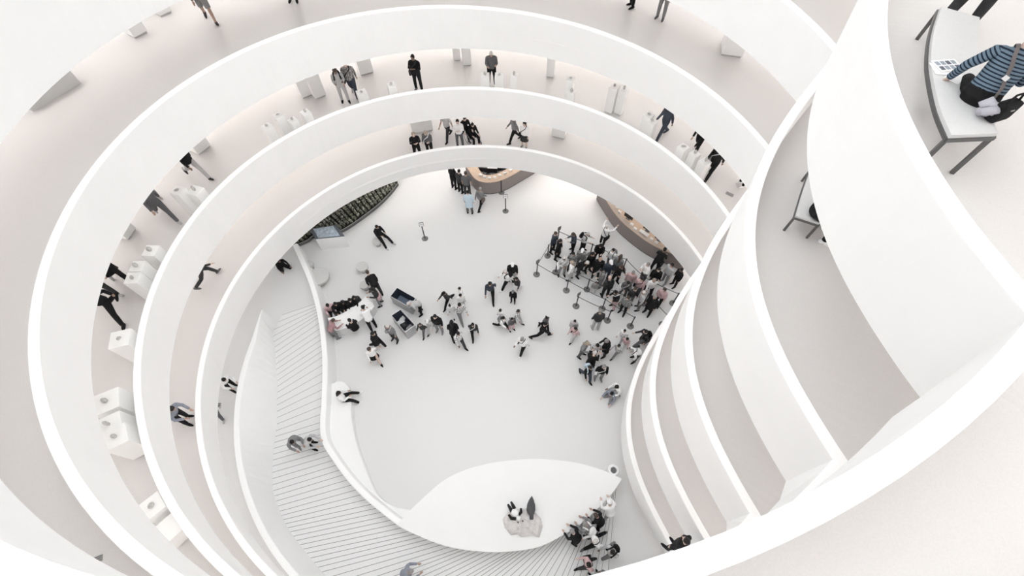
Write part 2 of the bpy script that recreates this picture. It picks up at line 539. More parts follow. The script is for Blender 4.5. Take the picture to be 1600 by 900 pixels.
def sign_stand(px, py, label, yaw):
    b = at(px, py, 0.03)
    t = empty('sign_stand', (b.x, b.y, 0), label, 'sign stand', yaw, 'sign stands on the lobby floor')
    bm = bmesh.new(); add_lathe(bm, [(0.17, 0), (0.175, 0.015), (0.15, 0.035), (0.03, 0.05)], 28); bmobj('base', bm, BASEG, t, True)
    bm = bmesh.new(); add_lathe(bm, [(0.03, 0.04), (0.03, 1.12), (0.036, 1.13)], 14); bmobj('pole', bm, BLACKM, t)
    bm = bmesh.new(); add_box(bm, (0, -0.03, 1.27), (0.24, 0.022, 0.32), 0, 0.004); fr = bmobj('sign_frame', bm, BLACKM, t)
    bm = bmesh.new(); add_box(bm, (0, -0.045, 1.27), (0.205, 0.01, 0.285)); add_box(bm, (0, -0.052, 1.30), (0.13, 0.006, 0.012), mi=1); add_box(bm, (0, -0.052, 1.26), (0.10, 0.006, 0.010), mi=1)
    bmobj('sign_panel', bm, [PANELW, DARKG], fr)
    for o in t.children: o.rotation_euler = (0, 0, 0)
sign_stand(664, 372.5, 'black sign stand with a small white notice, alone right of the seated man', 0.25)
sign_stand(790, 329.5, 'black sign stand with a small white notice in front of the round information desk', 0.0)

# ---- stools and the round bench
def round_seat(px, py, rpx, h, label, name, cat, group=None, m=STOOLG):
    c = at(px, py, h); r = (at(px + rpx, py, h) - c).length
    t = empty(name, (c.x, c.y, 0), label, cat, 0, group)
    bm = bmesh.new(); add_lathe(bm, [(r * 0.97, h - 0.15), (r, h - 0.135), (r, h - 0.03), (r * 0.985, h - 0.012), (r * 0.95, h)], 36); bmobj('seat', bm, m, t, False)
    bm = bmesh.new(); add_lathe(bm, [(r * 0.55, 0), (r * 0.55, 0.02), (r * 0.36, 0.04), (r * 0.36, h - 0.15)], 30); bmobj('base', bm, mat('seat base shade', (0.42, 0.42, 0.42), 0.7), t)
round_seat(565.3, 415.8, 9.3, 0.45, 'small round grey stool, the one further from the white table', 'stool', 'stool', 'round grey stools')
round_seat(569, 444.5, 7.6, 0.45, 'small round grey stool beside the legs of the bending man', 'stool', 'stool', 'round grey stools')
round_seat(497.5, 431, 16, 0.48, 'large round grey bench against the white stair wall', 'round_bench', 'bench')
round_seat(483, 411.5, 6, 0.45, 'round grey stool half hidden behind the white stair wall', 'stool', 'stool', 'round grey stools')
# stool under the seated man in black
round_seat(588.5, 375.5, 7, 0.42, 'small grey stool under the man in black sitting alone', 'stool', 'stool', 'round grey stools')

# ---- curved white table
to_ = spline([at(x, y, 0.75).to_2d() for x, y in [(519, 517), (534, 514), (549, 508.5), (565, 499), (577, 488), (585, 478)]], 24)
ti_ = spline([at(x, y, 0.75).to_2d() for x, y in [(512, 497), (525, 494), (538, 488), (554, 478.5), (562, 472), (571, 463)]], 24)
poly = [tuple(p) for p in to_] + [tuple(p) for p in ti_[::-1]]
c0 = sum((Vector((p[0], p[1], 0)) for p in poly), Vector()) / len(poly)
tt = empty('curved_table', (c0.x, c0.y, 0), 'curved white table with visitors sitting along it beside the stair wall', 'table')
bm = bmesh.new(); add_prism(bm, [(x - c0.x, y - c0.y) for x, y in poly], 0.71, 0.75); bmobj('tabletop', bm, mat('white laminate', (0.92, 0.92, 0.92), 0.4), tt)
inner = [(a.lerp(b, 0.12)) for a, b in zip(to_, ti_)]
inner2 = [(a.lerp(b, 0.2)) for a, b in zip(to_, ti_)]
bm = bmesh.new(); add_prism(bm, [(p.x - c0.x, p.y - c0.y) for p in inner] + [(p.x - c0.x, p.y - c0.y) for p in inner2[::-1]], 0.0, 0.712); bmobj('front_panel', bm, mat('table panel grey white', (0.75, 0.75, 0.75), 0.5), tt)
bo = [p + (p - q).normalized() * 0.52 for p, q in zip(ti_, to_)][1:20]
bi = [p + (p - q).normalized() * 0.22 for p, q in zip(ti_, to_)][1:20]
cb = (bo[9] + bi[9]) / 2
tb = empty('curved_bench', (cb.x, cb.y, 0), 'curved white bench under the sitters behind the white table', 'bench')
bm = bmesh.new(); add_prism(bm, [tuple(p - cb) for p in bo] + [tuple(p - cb) for p in bi[::-1]], 0.41, 0.45); bmobj('seat', bm, PANELW, tb)
for i in (1, 9, 17):
    m = (bo[i] + bi[i]) / 2 - cb; d = bo[i] - bi[i]
    bm = bmesh.new(); add_box(bm, (m.x, m.y, 0.205), (0.24, 0.05, 0.41), atan2(d.y, d.x)); bmobj('leg', bm, PANELW, tb)
round_seat(544, 507, 6.0, 0.45, 'small grey stool under the person on the lobby side of the white table', 'stool', 'stool', 'round grey stools')
for (px, py, m, rz, lab) in [(548, 484, PAPER, 0.5, 'white leaflet on the curved table near the black haired sitters'), (560, 481, PAPER, 0.9, 'white leaflet in the middle of the curved table'), (578, 477, PAPER, 0.4, 'white leaflet at the far end of the curved table')]:
    p = at(px, py, 0.752)
    bm = bmesh.new(); add_box(bm, (0, 0, 0.004), (0.30, 0.21, 0.008), rz)
    o = tag(bmobj('leaflet', bm, m), lab, 'leaflet', 'leaflets on the curved table'); o.location = (p.x, p.y, 0.75)
p = at(568, 478.5, 0.76)
bm = bmesh.new(); add_box(bm, (0, 0, 0.012), (0.16, 0.11, 0.024), 1.0, 0.004)
o = tag(bmobj('notebook', bm, BLACKM), 'small black notebook lying on the curved white table', 'notebook'); o.location = (p.x, p.y, 0.75)

# ---- two open bins
def bin_(top, h, label, mi, mf, name='open_bin'):
    P = [at(x, y, h).to_2d() for x, y in top]
    c = sum(P, Vector((0, 0))) / 4
    t = empty(name, (c.x, c.y, 0), label, 'bin', 0, 'open bins on the lobby floor')
    L = [p - c for p in P]
    bm = bmesh.new()
    I = [p * (1 - 0.035 / p.length) for p in L]
    J = [p * (1 - 0.09 / p.length) for p in L]
    vs = lambda Q, z: [bm.verts.new((q.x, q.y, z)) for q in Q]
    o0, o1, i1 = vs(L, 0), vs(L, h), vs(I, h)
    for k in range(4):
        j = (k + 1) % 4
        bm.faces.new((o0[k], o0[j], o1[j], o1[k])); bm.faces.new((o1[k], o1[j], i1[j], i1[k])).material_index = 1
    bm.faces.new(o0[::-1])
    bmobj('outer_shell', bm, [BINW, PANELW], t)
    bm = bmesh.new(); a, b = vs(I, h - 0.004), vs(J, 0.12)
    for k in range(4):
        j = (k + 1) % 4
        bm.faces.new((a[k], b[k], b[j], a[j]))
    bm.faces.new(b).material_index = 1
    bmobj('lining', bm, [mi, mf], t)
    return c, L
bc1, bl1 = bin_([(620, 449), (650, 466), (640.5, 480.5), (609.3, 462.5)], 0.75, 'open rectangular bin with an empty blue grey bottom, the further of the two', NAVY, BLUEG)
bc2, bl2 = bin_([(625.5, 483), (648.7, 508), (633, 519.5), (611, 492.5)], 0.75, 'open rectangular bin full of dark and white things, the nearer of the two', NAVY, NAVY)
rr = random.Random(3)
for i in range(9):
    u, v = 0.15 + 0.7 * ((i * 0.37) % 1), 0.2 + 0.6 * ((i * 0.61) % 1)
    q = (bl2[0] * (1 - u) + bl2[1] * u) * (1 - v) + (bl2[3] * (1 - u) + bl2[2] * u) * v
    bm = bmesh.new()
    bmesh.ops.create_icosphere(bm, subdivisions=2, radius=0.13)
    for w in bm.verts:
        w.co = Vector((w.co.x * 1.5, w.co.y * 0.9, w.co.z * 0.6)) * rr.uniform(0.8, 1.15)
    o = bmobj('bundle', bm, [PAPER if i % 3 == 0 else BLACKM if i % 3 == 1 else mat('grey cloth', (0.35, 0.35, 0.36), 0.8)][0:1], None, True)
    tag(o, ['crumpled white bundle lying in the nearer open bin', 'crumpled black bundle lying in the nearer open bin', 'crumpled grey bundle lying in the nearer open bin'][i % 3], 'bundle', ['white bundles in the bin', 'black bundles in the bin', 'grey bundles in the bin'][i % 3])
    o.location = (bc2.x + q.x, bc2.y + q.y, 0.20); o.rotation_euler = (0, 0, rr.uniform(0, 6))

# ---- counters
def counter(front, depth, h, label, ext=(0, 0), step=False):
    F_ = spline([at(x, y, h).to_2d() for x, y in front], 40)
    d0, d1 = (F_[0] - F_[1]).normalized(), (F_[-1] - F_[-2]).normalized()
    F_ = [F_[0] + d0 * ext[0]] * (1 if ext[0] else 0) + F_ + [F_[-1] + d1 * ext[1]] * (1 if ext[1] else 0)
    N = []
    for i, p in enumerate(F_):
        n = leftn(F_, i)
        if n.dot(p - Vector((CX, CY))) < 0: n = -n
        N.append(n)
    c = F_[len(F_) // 2]
    t = empty('information_desk' if not step else 'ticket_desk', (c.x, c.y, 0), label, 'desk')
    def band(o0, o1, z0, z1, name, m):
        A = [(p.x + n.x * o0 - c.x, p.y + n.y * o0 - c.y) for p, n in zip(F_, N)]
        B = [(p.x + n.x * o1 - c.x, p.y + n.y * o1 - c.y) for p, n in zip(F_, N)]
        bm = bmesh.new()
        for i in range(len(A) - 1):
            q = [A[i], A[i + 1], B[i + 1], B[i]]
            lo = [bm.verts.new((x, y, z0)) for x, y in q]; hi = [bm.verts.new((x, y, z1)) for x, y in q]
            bm.faces.new(hi)
            bm.faces.new(lo[::-1])
            bm.faces.new((lo[0], lo[1], hi[1], hi[0])); bm.faces.new((lo[2], lo[3], hi[3], hi[2]))
            if i == 0: bm.faces.new((lo[3], lo[0], hi[0], hi[3]))
            if i == len(A) - 2: bm.faces.new((lo[1], lo[2], hi[2], hi[1]))
        bmesh.ops.remove_doubles(bm, verts=bm.verts, dist=1e-5)
        return bmobj(name, bm, m, t)
    band(0.0, depth, h - 0.045, h, 'countertop', WOOD)
    band(0.035, 0.14, 0.09, h - 0.045, 'front_panel', DRUM)
    band(0.07, 0.16, 0.0, 0.09, 'toe_kick', TOE)
    if not step:
        band(0.55, 1.15, 0.70, 0.73, 'worktop', mat('dark worktop', (0.05, 0.05, 0.052), 0.5)); band(1.05, 1.13, 0.0, 0.70, 'back_panel', TOE)
    if step:
        band(0.02, 0.22, h, h + 0.012, 'transaction_ledge', mat('grey oak ledge', (0.52, 0.44, 0.38), 0.5))
    return t, F_, N
_, f1, n1 = counter([(735, 270), (739.5, 276.5), (746, 281.5), (754, 284), (763, 284.8), (772, 284), (781, 282), (791, 278), (801, 273), (813, 266)], 0.55, 1.05, 'round information desk with oak top under the first ramp', (0.8, 1.6))
_, f2, n2 = counter([(945, 309), (951.5, 319.5), (960, 332), (973, 347), (990, 361.5), (1006, 373.5), (1020, 382.5), (1035, 390), (1052, 397)], 1.15, 1.05, 'long curved ticket desk with oak top beside the queue', (0.8, 0.8), True)
def deskthing(px, py, kind, label, group, h=1.05, rz=0.0):
    p = at(px, py, h + 0.02)
    bm = bmesh.new()
    if kind == 'card':
        add_box(bm, (0, 0, 0.05), (0.17, 0.10, 0.10), rz, 0.006); o = bmobj('card_holder', bm, PAPER); c = 'card holder'
    elif kind == 'sheet':
        add_box(bm, (0, 0, 0.006), (0.34, 0.26, 0.012), rz); o = bmobj('paper_stack', bm, PAPER); c = 'paper stack'
    else:
        o = empty('monitor', (0, 0, 0), label, 'monitor')
        add_box(bm, (0, 0, 0.26), (0.52, 0.03, 0.32), 0, 0.006); bmobj('screen', bm, BLACKM, o)
        bm = bmesh.new(); add_box(bm, (0, 0.05, 0.01), (0.24, 0.18, 0.018), 0, 0.004); add_box(bm, (0, 0.03, 0.09), (0.05, 0.02, 0.16)); bmobj('stand', bm, DARKG, o)
        o.rotation_euler = (0, 0, rz); c = 'monitor'
    tag(o, label, c, group); o.location = (p.x, p.y, h + (0.013 if kind != 'monitor' and False else 0.0))
    return o
for i, (px, py, q) in enumerate([(751, 274, 'nearest the left end'), (757, 276.5, 'second from the left end'), (765, 278.5, 'left of the middle'), (773, 277.5, 'in the middle'), (781, 274.5, 'right of the middle'), (789, 271, 'second from the right end'), (798, 266.5, 'nearest the right end')]):
    deskthing(px, py, 'card', 'small white card holder on the round information desk, ' + q, 'card holders on the information desk', rz=-0.4 + i * 0.15)
for i, (px, py, q) in enumerate([(964.3, 324.5, 'nearest its left tip'), (967.8, 331.5, 'second from its left tip'), (987, 350.7, 'left of the two paper stacks, upper'), (992.5, 357.8, 'left of the two paper stacks, lower'), (1018, 373.8, 'right of the two paper stacks'), (1025.7, 379, 'nearest its right end')]):
    deskthing(px, py, 'card', 'small white card holder on the ticket desk, ' + q, 'card holders on the ticket desk', rz=-0.75)
deskthing(1002.2, 362.5, 'sheet', 'white paper stack on the ticket desk, the left of two', 'paper stacks on the ticket desk', h=1.05, rz=0.9)
deskthing(1009, 367, 'sheet', 'white paper stack on the ticket desk, the right of two', 'paper stacks on the ticket desk', h=1.05, rz=0.9)
deskthing(981, 342, 'monitor', 'black monitor on the ticket desk, nearest its left tip', 'monitors on the ticket desk', rz=-0.75)
deskthing(1011, 361, 'monitor', 'black monitor on the ticket desk, in its middle', 'monitors on the ticket desk', rz=-0.7)
deskthing(1029.5, 376, 'monitor', 'black monitor on the ticket desk, nearest its right end', 'monitors on the ticket desk', rz=-0.6)

for i, (px, py, q) in enumerate([(756, 270, 'left of the card holders'), (770, 271.5, 'behind the middle card holder'), (784, 267.5, 'right of the middle')]):
    deskthing(px, py, 'monitor', 'black monitor on the sunken worktop of the round desk, ' + q, 'monitors in the round desk', h=0.73, rz=[2.9, 3.1, 3.5][i])
# ---- blue topped display case
P = [at(x, y, 0.95).to_2d() for x, y in [(484, 358), (526, 351.5), (538.5, 369), (492.5, 373.5)]]
c = sum(P, Vector((0, 0))) / 4
t = empty('display_case', (c.x, c.y, 0), 'white display case with a pale blue patterned top beside the planting', 'display case')
L = [p - c for p in P]
bm = bmesh.new(); add_prism(bm, [tuple(p) for p in L], 0.0, 0.93); bmobj('body', bm, PANELW, t)
def lp(u, v): return (L[0] * (1 - u) + L[1] * u) * (1 - v) + (L[3] * (1 - u) + L[2] * u) * v
bm = bmesh.new()
add_prism(bm, [tuple(lp(u, v)) for u, v in ((0, 0), (1, 0), (1, 1), (0, 1))], 0.93, 0.95); bmobj('frame', bm, mat('slate frame', (0.13, 0.14, 0.16), 0.5), t)
bm = bmesh.new(); add_prism(bm, [tuple(lp(u, v)) for u, v in ((0.12, 0.03), (0.86, 0.03), (0.86, 0.93), (0.12, 0.93))], 0.95, 0.957)
BT = mat('pale blue pattern', (0.46, 0.53, 0.60), 0.35, 0.4, 0.28, 9)
bmobj('picture_panel', bm, BT, t)

# ---- planting bed
edgep = [at(x, y, 0.35).to_2d() for x, y in [(621, 283), (610, 297), (590, 317), (560, 340), (542, 352), (533, 357), (526, 358.5), (508, 361.5), (488, 365.5), (482, 371), (460, 381)]]
E1 = spline(edgep, 30)
outp = []
for p in E1:
    d = (p - Vector((CX, CY))); rr_ = max(d.length + 0.5, 16.4)
    outp.append(Vector((CX, CY)) + d.normalized() * rr_)
t = empty('planting_bed', (E1[14].x, E1[14].y, 0), 'curved bed of dense small leaved plants under the first ramp', 'planter')
o0 = Vector((E1[14].x, E1[14].y))
bm = bmesh.new(); add_prism(bm, [tuple(p - o0) for p in E1] + [tuple(p - o0) for p in outp[::-1]], 0.0, 0.19)
bmobj('soil', bm, mat('dark soil', (0.03, 0.028, 0.025), 0.9), t)
inn = [p - (Vector((CX, CY)) - p).normalized() * 0.05 for p in E1]
bm = bmesh.new()
for i in range(len(E1) - 1):
    q = [E1[i] - o0, E1[i + 1] - o0, inn[i + 1] - o0, inn[i] - o0]
    lo = [bm.verts.new((a.x, a.y, 0)) for a in q]; hi = [bm.verts.new((a.x, a.y, 0.20)) for a in q]
    bm.faces.new(hi); bm.faces.new((lo[0], lo[1], hi[1], hi[0])); bm.faces.new((lo[2], lo[3], hi[3], hi[2]))
bmobj('curb', bm, mat('grey curb', (0.42, 0.42, 0.41), 0.7), t)
rr = random.Random(11)
V, F, MI = [], [], []
for i in range(20000):
    s = rr.random() * (len(inn) - 1.001); a = int(s); u = s - a
    p = inn[a].lerp(inn[a + 1], u); p = p + (E1[a] - p) * 0.6; q = outp[a].lerp(outp[a + 1], u)
    w = p.lerp(q, rr.random() ** 1.5)
    z = 0.30 + 0.10 * sin(w.x * 5.1) * sin(w.y * 4.3) + rr.random() * 0.16
    th, tl, sz = rr.uniform(0, 6.28), rr.uniform(-0.7, 0.7), rr.uniform(0.035, 0.07)
    d = Vector((cos(th), sin(th), tl)) * sz
    e = Vector((-sin(th), cos(th), rr.uniform(-0.5, 0.5))) * sz * 0.45
    c_ = Vector((w.x - o0.x, w.y - o0.y, z))
    o = len(V)
    V += [c_ - d, c_ + e, c_ + d, c_ - e + Vector((0, 0, 0.01))]
    F.append((o, o + 1, o + 2, o + 3)); MI.append(0 if rr.random() < 0.45 else 1 if rr.random() < 0.6 else 2)
fo = newmesh('foliage', V, F, [mat('leaf dark', (0.07, 0.08, 0.055), 0.5), mat('leaf mid', (0.24, 0.25, 0.19), 0.5), mat('leaf pale', (0.58, 0.58, 0.50), 0.5)], t, MI)

# ---- round white waste bin by the platform tip
c = at(959, 734.5, 0.8)
t = empty('waste_bin', (c.x, c.y, 0), 'round white waste bin with a dark opening at the platform tip', 'waste bin')
bm = bmesh.new(); add_lathe(bm, [(0.20, 0), (0.235, 0.02), (0.24, 0.74), (0.20, 0.80), (0.125, 0.80), (0.115, 0.74)], 32); bmobj('body', bm, PANELW, t, False)
bm = bmesh.new(); add_lathe(bm, [(0.116, 0.742), (0.11, 0.765), (0.05, 0.77)], 24); bmobj('opening', bm, DARKG, t)

# ---- rock with two figures on the platform
rk = [at(x, y, WH).to_2d() for x, y in [(786, 812), (790, 825), (797, 836), (808, 834), (815, 839), (830, 836), (843, 839), (848, 822), (845, 810), (838, 802), (822, 795), (805, 796), (793, 801)]]
c = sum(rk, Vector((0, 0))) / len(rk)
bm = bmesh.new()
rings = []
rr = random.Random(5)
for s, z in ((1.0, 0.0), (0.97, 0.10), (0.85, 0.16), (0.6, 0.20), (0.3, 0.22)):
    rings.append([bm.verts.new(((p - c).x * s * rr.uniform(0.95, 1.05), (p - c).y * s * rr.uniform(0.95, 1.05), z * rr.uniform(0.7, 1.2))) for p in rk])
for a, b in zip(rings, rings[1:]):
    for i in range(len(rk)):
        j = (i + 1) % len(rk)
        bm.faces.new((a[i], a[j], b[j], b[i]))
bm.faces.new(rings[-1]); bm.faces.new(rings[0][::-1])
rock = tag(bmobj('rock', bm, mat('pale rock', (0.66, 0.63, 0.62), 0.9, 0.1, 0.12, 6, bump=0.6)), 'flat pale rock carrying two dark figures on the white platform', 'rock')
rock.location = (c.x, c.y, WH + 0.006)
ZR = WH + 0.17
def lump(name, pts, rads, m, parent, base):
    bm = bmesh.new(); add_tube(bm, [Vector(p) - base for p in pts], rads, 10)
    for q in (0, -1):
        pass
    return bmobj(name, bm, m, parent, True)
b = at(805, 802, ZR)
t = empty('animal_figure', (b.x, b.y, ZR), 'small black and white animal figure lying on the pale rock', 'sculpture')
def g(x, y, z): return at(x, y, z)
WF, BF = mat('figure white', (0.9, 0.9, 0.9), 0.7), mat('figure black', (0.02, 0.02, 0.02), 0.6)
lump('body', [g(801, 797, ZR + .1), g(803, 799.5, ZR + .16), g(806, 803, ZR + .16), g(808, 806, ZR + .1)], [0.05, 0.13, 0.13, 0.06], WF, t, b)
lump('head', [g(808.5, 807, ZR + .12), g(810.5, 810, ZR + .15), g(812, 813, ZR + .12)], [0.05, 0.095, 0.04], WF, t, b)
for a, e in (((800, 799), (793.5, 788)), ((804, 795), (798.5, 784))):
    lump('leg', [g(*a, ZR + .1), g((a[0] + e[0]) / 2, (a[1] + e[1]) / 2, ZR + .12), g(*e, ZR + .1)], [0.07, 0.06, 0.035], BF, t, b)
lump('arm', [g(806, 811, ZR + .08), g(799, 810, ZR + .1), g(794.5, 804, ZR + .1)], [0.05, 0.06, 0.04], BF, t, b)
lump('arm', [g(811, 805, ZR + .08), g(814, 800, ZR + .1), g(814, 794, ZR + .1)], [0.04, 0.06, 0.035], BF, t, b)
for e in ((809.3, 816.5), (816.6, 814)):
    lump('ear', [g(e[0], e[1] - 0.6, ZR + .12), g(e[0], e[1], ZR + .14), g(e[0], e[1] + 0.6, ZR + .12)], [0.015, 0.035, 0.015], BF, t, b)
b = at(830, 800, ZR)
lb = [g(830.5, 811, ZR + .05), g(830.5, 805, ZR + .1), g(830, 801.5, ZR + .12), g(829.5, 797, ZR + .16), g(830, 788, ZR + .17), g(830.5, 781, ZR + .14), g(831, 775.5, ZR + .1)]
bm = bmesh.new(); add_tube(bm, [p - b for p in lb], [0.07, 0.075, 0.13, 0.165, 0.15, 0.09, 0.015], 14)
o = tag(bmobj('gourd_figure', bm, mat('figure charcoal', (0.085, 0.085, 0.09), 0.5, 0.3, 0.15, 12), None, True), 'dark grey gourd shaped figure lying on the pale rock', 'sculpture'); o.location = b

# ---- curved benches on the ramps
def bench(name, front, back, k, label, dh=0.45):
    zf = onfloor(*front[-1], k).z
    zt = zf + dh
    Fp = spline([at(x, y, zt).to_2d() for x, y in front], 20)
    Bp = spline([at(x, y, zt).to_2d() for x, y in back], 20)
    c = (Fp[10] + Bp[10]) / 2
    t = empty(name, (c.x, c.y, zf), label, 'bench')
    P_ = [p - c for p in Fp]; Q_ = [p - c for p in Bp]
    bm = bmesh.new(); add_prism(bm, [tuple(p) for p in P_] + [tuple(q) for q in Q_[::-1]], dh - 0.045, dh); bmobj('seat', bm, mat('bench seat grey', (0.68, 0.68, 0.675), 0.6, 0.2, 0.02, 30), t)
    FR = mat('bench steel', (0.12, 0.12, 0.118), 0.4, 0.5, metal=0.4)
    bm = bmesh.new()
    for C in (P_, Q_):
        A = [p + leftn(C, i) * 0.02 for i, p in enumerate(C)]; B = [p - leftn(C, i) * 0.02 for i, p in enumerate(C)]
        add_prism(bm, [tuple(p) for p in A] + [tuple(p) for p in B[::-1]], dh - 0.085, dh - 0.046)
    for i in (0, -1):
        d = Q_[i] - P_[i]; m = (Q_[i] + P_[i]) / 2
        add_box(bm, (m.x, m.y, dh - 0.065), (d.length + 0.02, 0.04, 0.04), atan2(d.y, d.x))
    bmobj('frame', bm, FR, t)
    for C in (P_, Q_):
        for i in (0, -1):
            p = C[i] * 0.985
            zl = zfloor(k, p.x + c.x, p.y + c.y) - zf
            bm = bmesh.new(); add_box(bm, (p.x, p.y, (dh - 0.085 + zl) / 2 + 0.0), (0.042, 0.042, dh - 0.085 - zl), atan2((C[1] - C[0]).y, (C[1] - C[0]).x)); bmobj('leg', bm, FR, t)
    return zt
ZB_E = bench('bench', [(1471, 10), (1459, 50), (1455, 90), (1458, 120), (1466, 158), (1474, 182), (1487, 211)], [(1531, 27), (1529, 60), (1529, 92), (1533, 120), (1541, 155), (1549, 180), (1560, 208)], 4, 'curved grey bench on the upper overlook, carrying the woman in the striped sweater', 0.58)
ZB_D = bench('bench', [(1268, 262), (1257, 292), (1249, 318), (1243.5, 337)], [(1306, 285), (1296, 312), (1288, 332), (1281.5, 349)], 3, 'grey bench one level below, half hidden by the white parapet')

# ---- plinths with carved pieces
def solve_top(px, py, k, h):
    z = z0floor(px, k) + h
    for _ in range(40):
        p = at(px, py, z); z = 0.5 * (z + zfloor(k, p.x, p.y) + h)
    return at(px, py, z)
ART = 'carved pieces on plinths'
def carve(seed):
    bm = bmesh.new(); r = random.Random(seed)
    bmesh.ops.create_icosphere(bm, subdivisions=2, radius=0.058)
    f = r.choice([(1, 1, 1.5), (1.5, 0.8, 0.7), (0.8, 0.8, 1.9), (1.3, 1.1, 0.9)])
    a, b2, c2 = r.uniform(8, 18), r.uniform(8, 18), r.uniform(0, 6)
    for v in bm.verts:
        s = 1 + 0.25 * sin(v.co.x * a + c2) * cos(v.co.z * b2)
        v.co = Vector((v.co.x * f[0], v.co.y * f[1], v.co.z * f[2])) * s
    zmin = min(v.co.z for v in bm.verts)
    for v in bm.verts: v.co.z = max(v.co.z - zmin - 0.012, 0)
    return bm
def plinth(px, py, k, w, h, label, art=None, d=None, by='top', yaw=0.0):
    p = solve_top(px, py, k, h) if by == 'top' else onfloor(px, py, k)
    if by != 'top':                       # px, py is the middle of the visible foot edge
        n = Vector((p.x - CX, p.y - CY)).normalized(); p = p + Vector((n.x, n.y, 0)) * (d or w) / 2
    zf = zfloor(k, p.x, p.y)
    rz = atan2(p.y - CY, p.x - CX) - pi / 2 + yaw
    t = empty('plinth', (p.x, p.y, zf), label, 'plinth', rz, 'white display plinths on the ramps')
    bm = bmesh.new(); add_box(bm, (0, 0, (h + 0.06) / 2), (w, d or w, h - 0.06), 0, 0.006); bmobj('body', bm, PLINTH, t)
    bm = bmesh.new(); add_box(bm, (0, 0, 0.03), (w - 0.06, (d or w) - 0.06, 0.10)); bmobj('recessed_base', bm, mat('base shade grey', (0.55, 0.55, 0.55), 0.7), t)
    if art:
        o = tag(bmobj('carved_piece', carve(int(px * 7 + py)), ARTE, None, True), art, 'carving', ART)
        o.location = (p.x, p.y, zf + h); o.rotation_euler = (0, 0, px)
W_ = [
 (417, 197, 1, .33, 1.05, 'white plinth furthest left of the four at the upper left of the third ramp'), (434, 179.5, 1, .33, 1.15, 'tall white plinth second from left of the four at the upper left'),
 (457, 187.5, 1, .30, .95, 'white plinth third from left of the four at the upper left'), (477, 175, 1, .33, 1.0, 'white plinth right of the four at the upper left'),
 (565, 144, 1, .40, .8, 'white plinth right beside the striding man in a plaid shirt'), (611, 132, 1, .34, 1.0, 'low white plinth alone left of the woman in black'),
 (758, 117, 1, .36, 1.0, 'white plinth under the hand of the man in the grey sweater'), (780, 117.5, 1, .38, 1.0, 'white plinth immediately right of the man in the grey sweater'),
 (803, 117.5, 1, .30, 1.05, 'white plinth second to the right of the man in the grey sweater'), (892, 122.5, 1, .32, 1.25, 'tall thin white plinth alone at the upper right'),
 (893, 143.5, 1, .28, .8, 'low white plinth in front of the tall thin one at the upper right'), (960, 135, 1, .36, 1.25, 'tall white plinth left of a close pair at the upper right'),
 (975, 139.5, 1, .34, 1.2, 'tall white plinth right of a close pair at the upper right'), (1014, 179, 1, .36, 1.1, 'white plinth left of the navy trousers, further back of two'),
 (1019.5, 189.5, 1, .34, 1.0, 'white plinth left of the navy trousers, nearer of two'), (1068, 229.5, 1, .36, 1.0, 'white plinth left of the two visitors in black at the right'),
 (1086, 240, 1, .34, 1.0, 'white plinth in front of the two visitors in black, middle of three'), (1102, 252, 1, .36, 1.0, 'white plinth right below the two visitors in black'),
 (277, 297, 1, .36, 1.15, 'tall white plinth right of the striding dark coat at the left'), (304.5, 297.5, 1, .40, 1.0, 'wide white plinth below the striding woman at the left'),
 (235, 391.5, 1, .40, 1.0, 'white plinth topmost of three stepping down at the left'), (214, 416, 1, .38, 1.0, 'white plinth in the middle of three stepping down at the left'),
 (206.5, 434, 1, .38, 1.0, 'white plinth lowest of three stepping down at the left'), (186.5, 529, 1, .50, 1.0, 'white plinth below the black trousers at the far left'),
 (166, 627, 1, .56, 1.0, 'white plinth with two carved pieces at the far left'), (171, 663, 1, .50, 1.0, 'white plinth with a round piece at the far left'),
 (180, 683, 1, .50, 1.0, 'white plinth with a dark coiled piece at the far left'), (237, 791, 1, .45, .72, 'white plinth at the lower left with a square carved piece')]
for q in W_:
    plinth(*q[:5], q[5], 'carving on the ' + q[5].replace('white ', '', 1).replace(' at the upper left of the third ramp', ' at the upper left').replace('plinth with', 'plinth with'))
plinth(263, 826, 1, .50, .58, 'long white plinth with nothing on it at the lower left')
for q in [(481, 152, 1, .45, 1.3, 'white plinth with its foot showing, left of two behind the four small ones'), (502, 153, 1, .50, 1.3, 'white plinth with its foot showing, right of two behind the four small ones'),
          (574, 116.5, 1, .62, 1.3, 'wide white plinth behind the man in a plaid shirt'), (714.5, 95.5, 1, .34, 1.3, 'narrow white plinth against the back of the third ramp, left of two'),
          (730, 103.5, 1, .42, 1.3, 'white plinth against the back of the third ramp, right of two'), (859, 122, 1, .36, 1.3, 'white plinth at the back between two tall thin ones at the upper right'),
          (321, 236, 1, .62, 1.2, 'wide white plinth behind the striding woman'), (208, 367, 1, .50, 1.2, 'white plinth half under the parapet at the left, above three stepping down'),
          (222, 56, 2, .50, 1.2, 'pale plinth with a dark foot on the upper left ramp'), (261, 23.5, 2, .45, 1.2, 'pale plinth left of the visitor in shorts on the upper ramp'),
          (1133, 86, 2, .75, 1.2, 'large pale plinth set cornerwise on the upper right ramp'), (872, 216, 0, .70, 1.2, 'pale plinth right of the long haired woman in a white jacket'),
          (661, 207, 0, 1.1, 1.2, 'wide pale plinth behind the two women leaning on the second parapet')]:
    plinth(*q, by='foot', yaw=0.6 if q[0] == 1133 else 0)
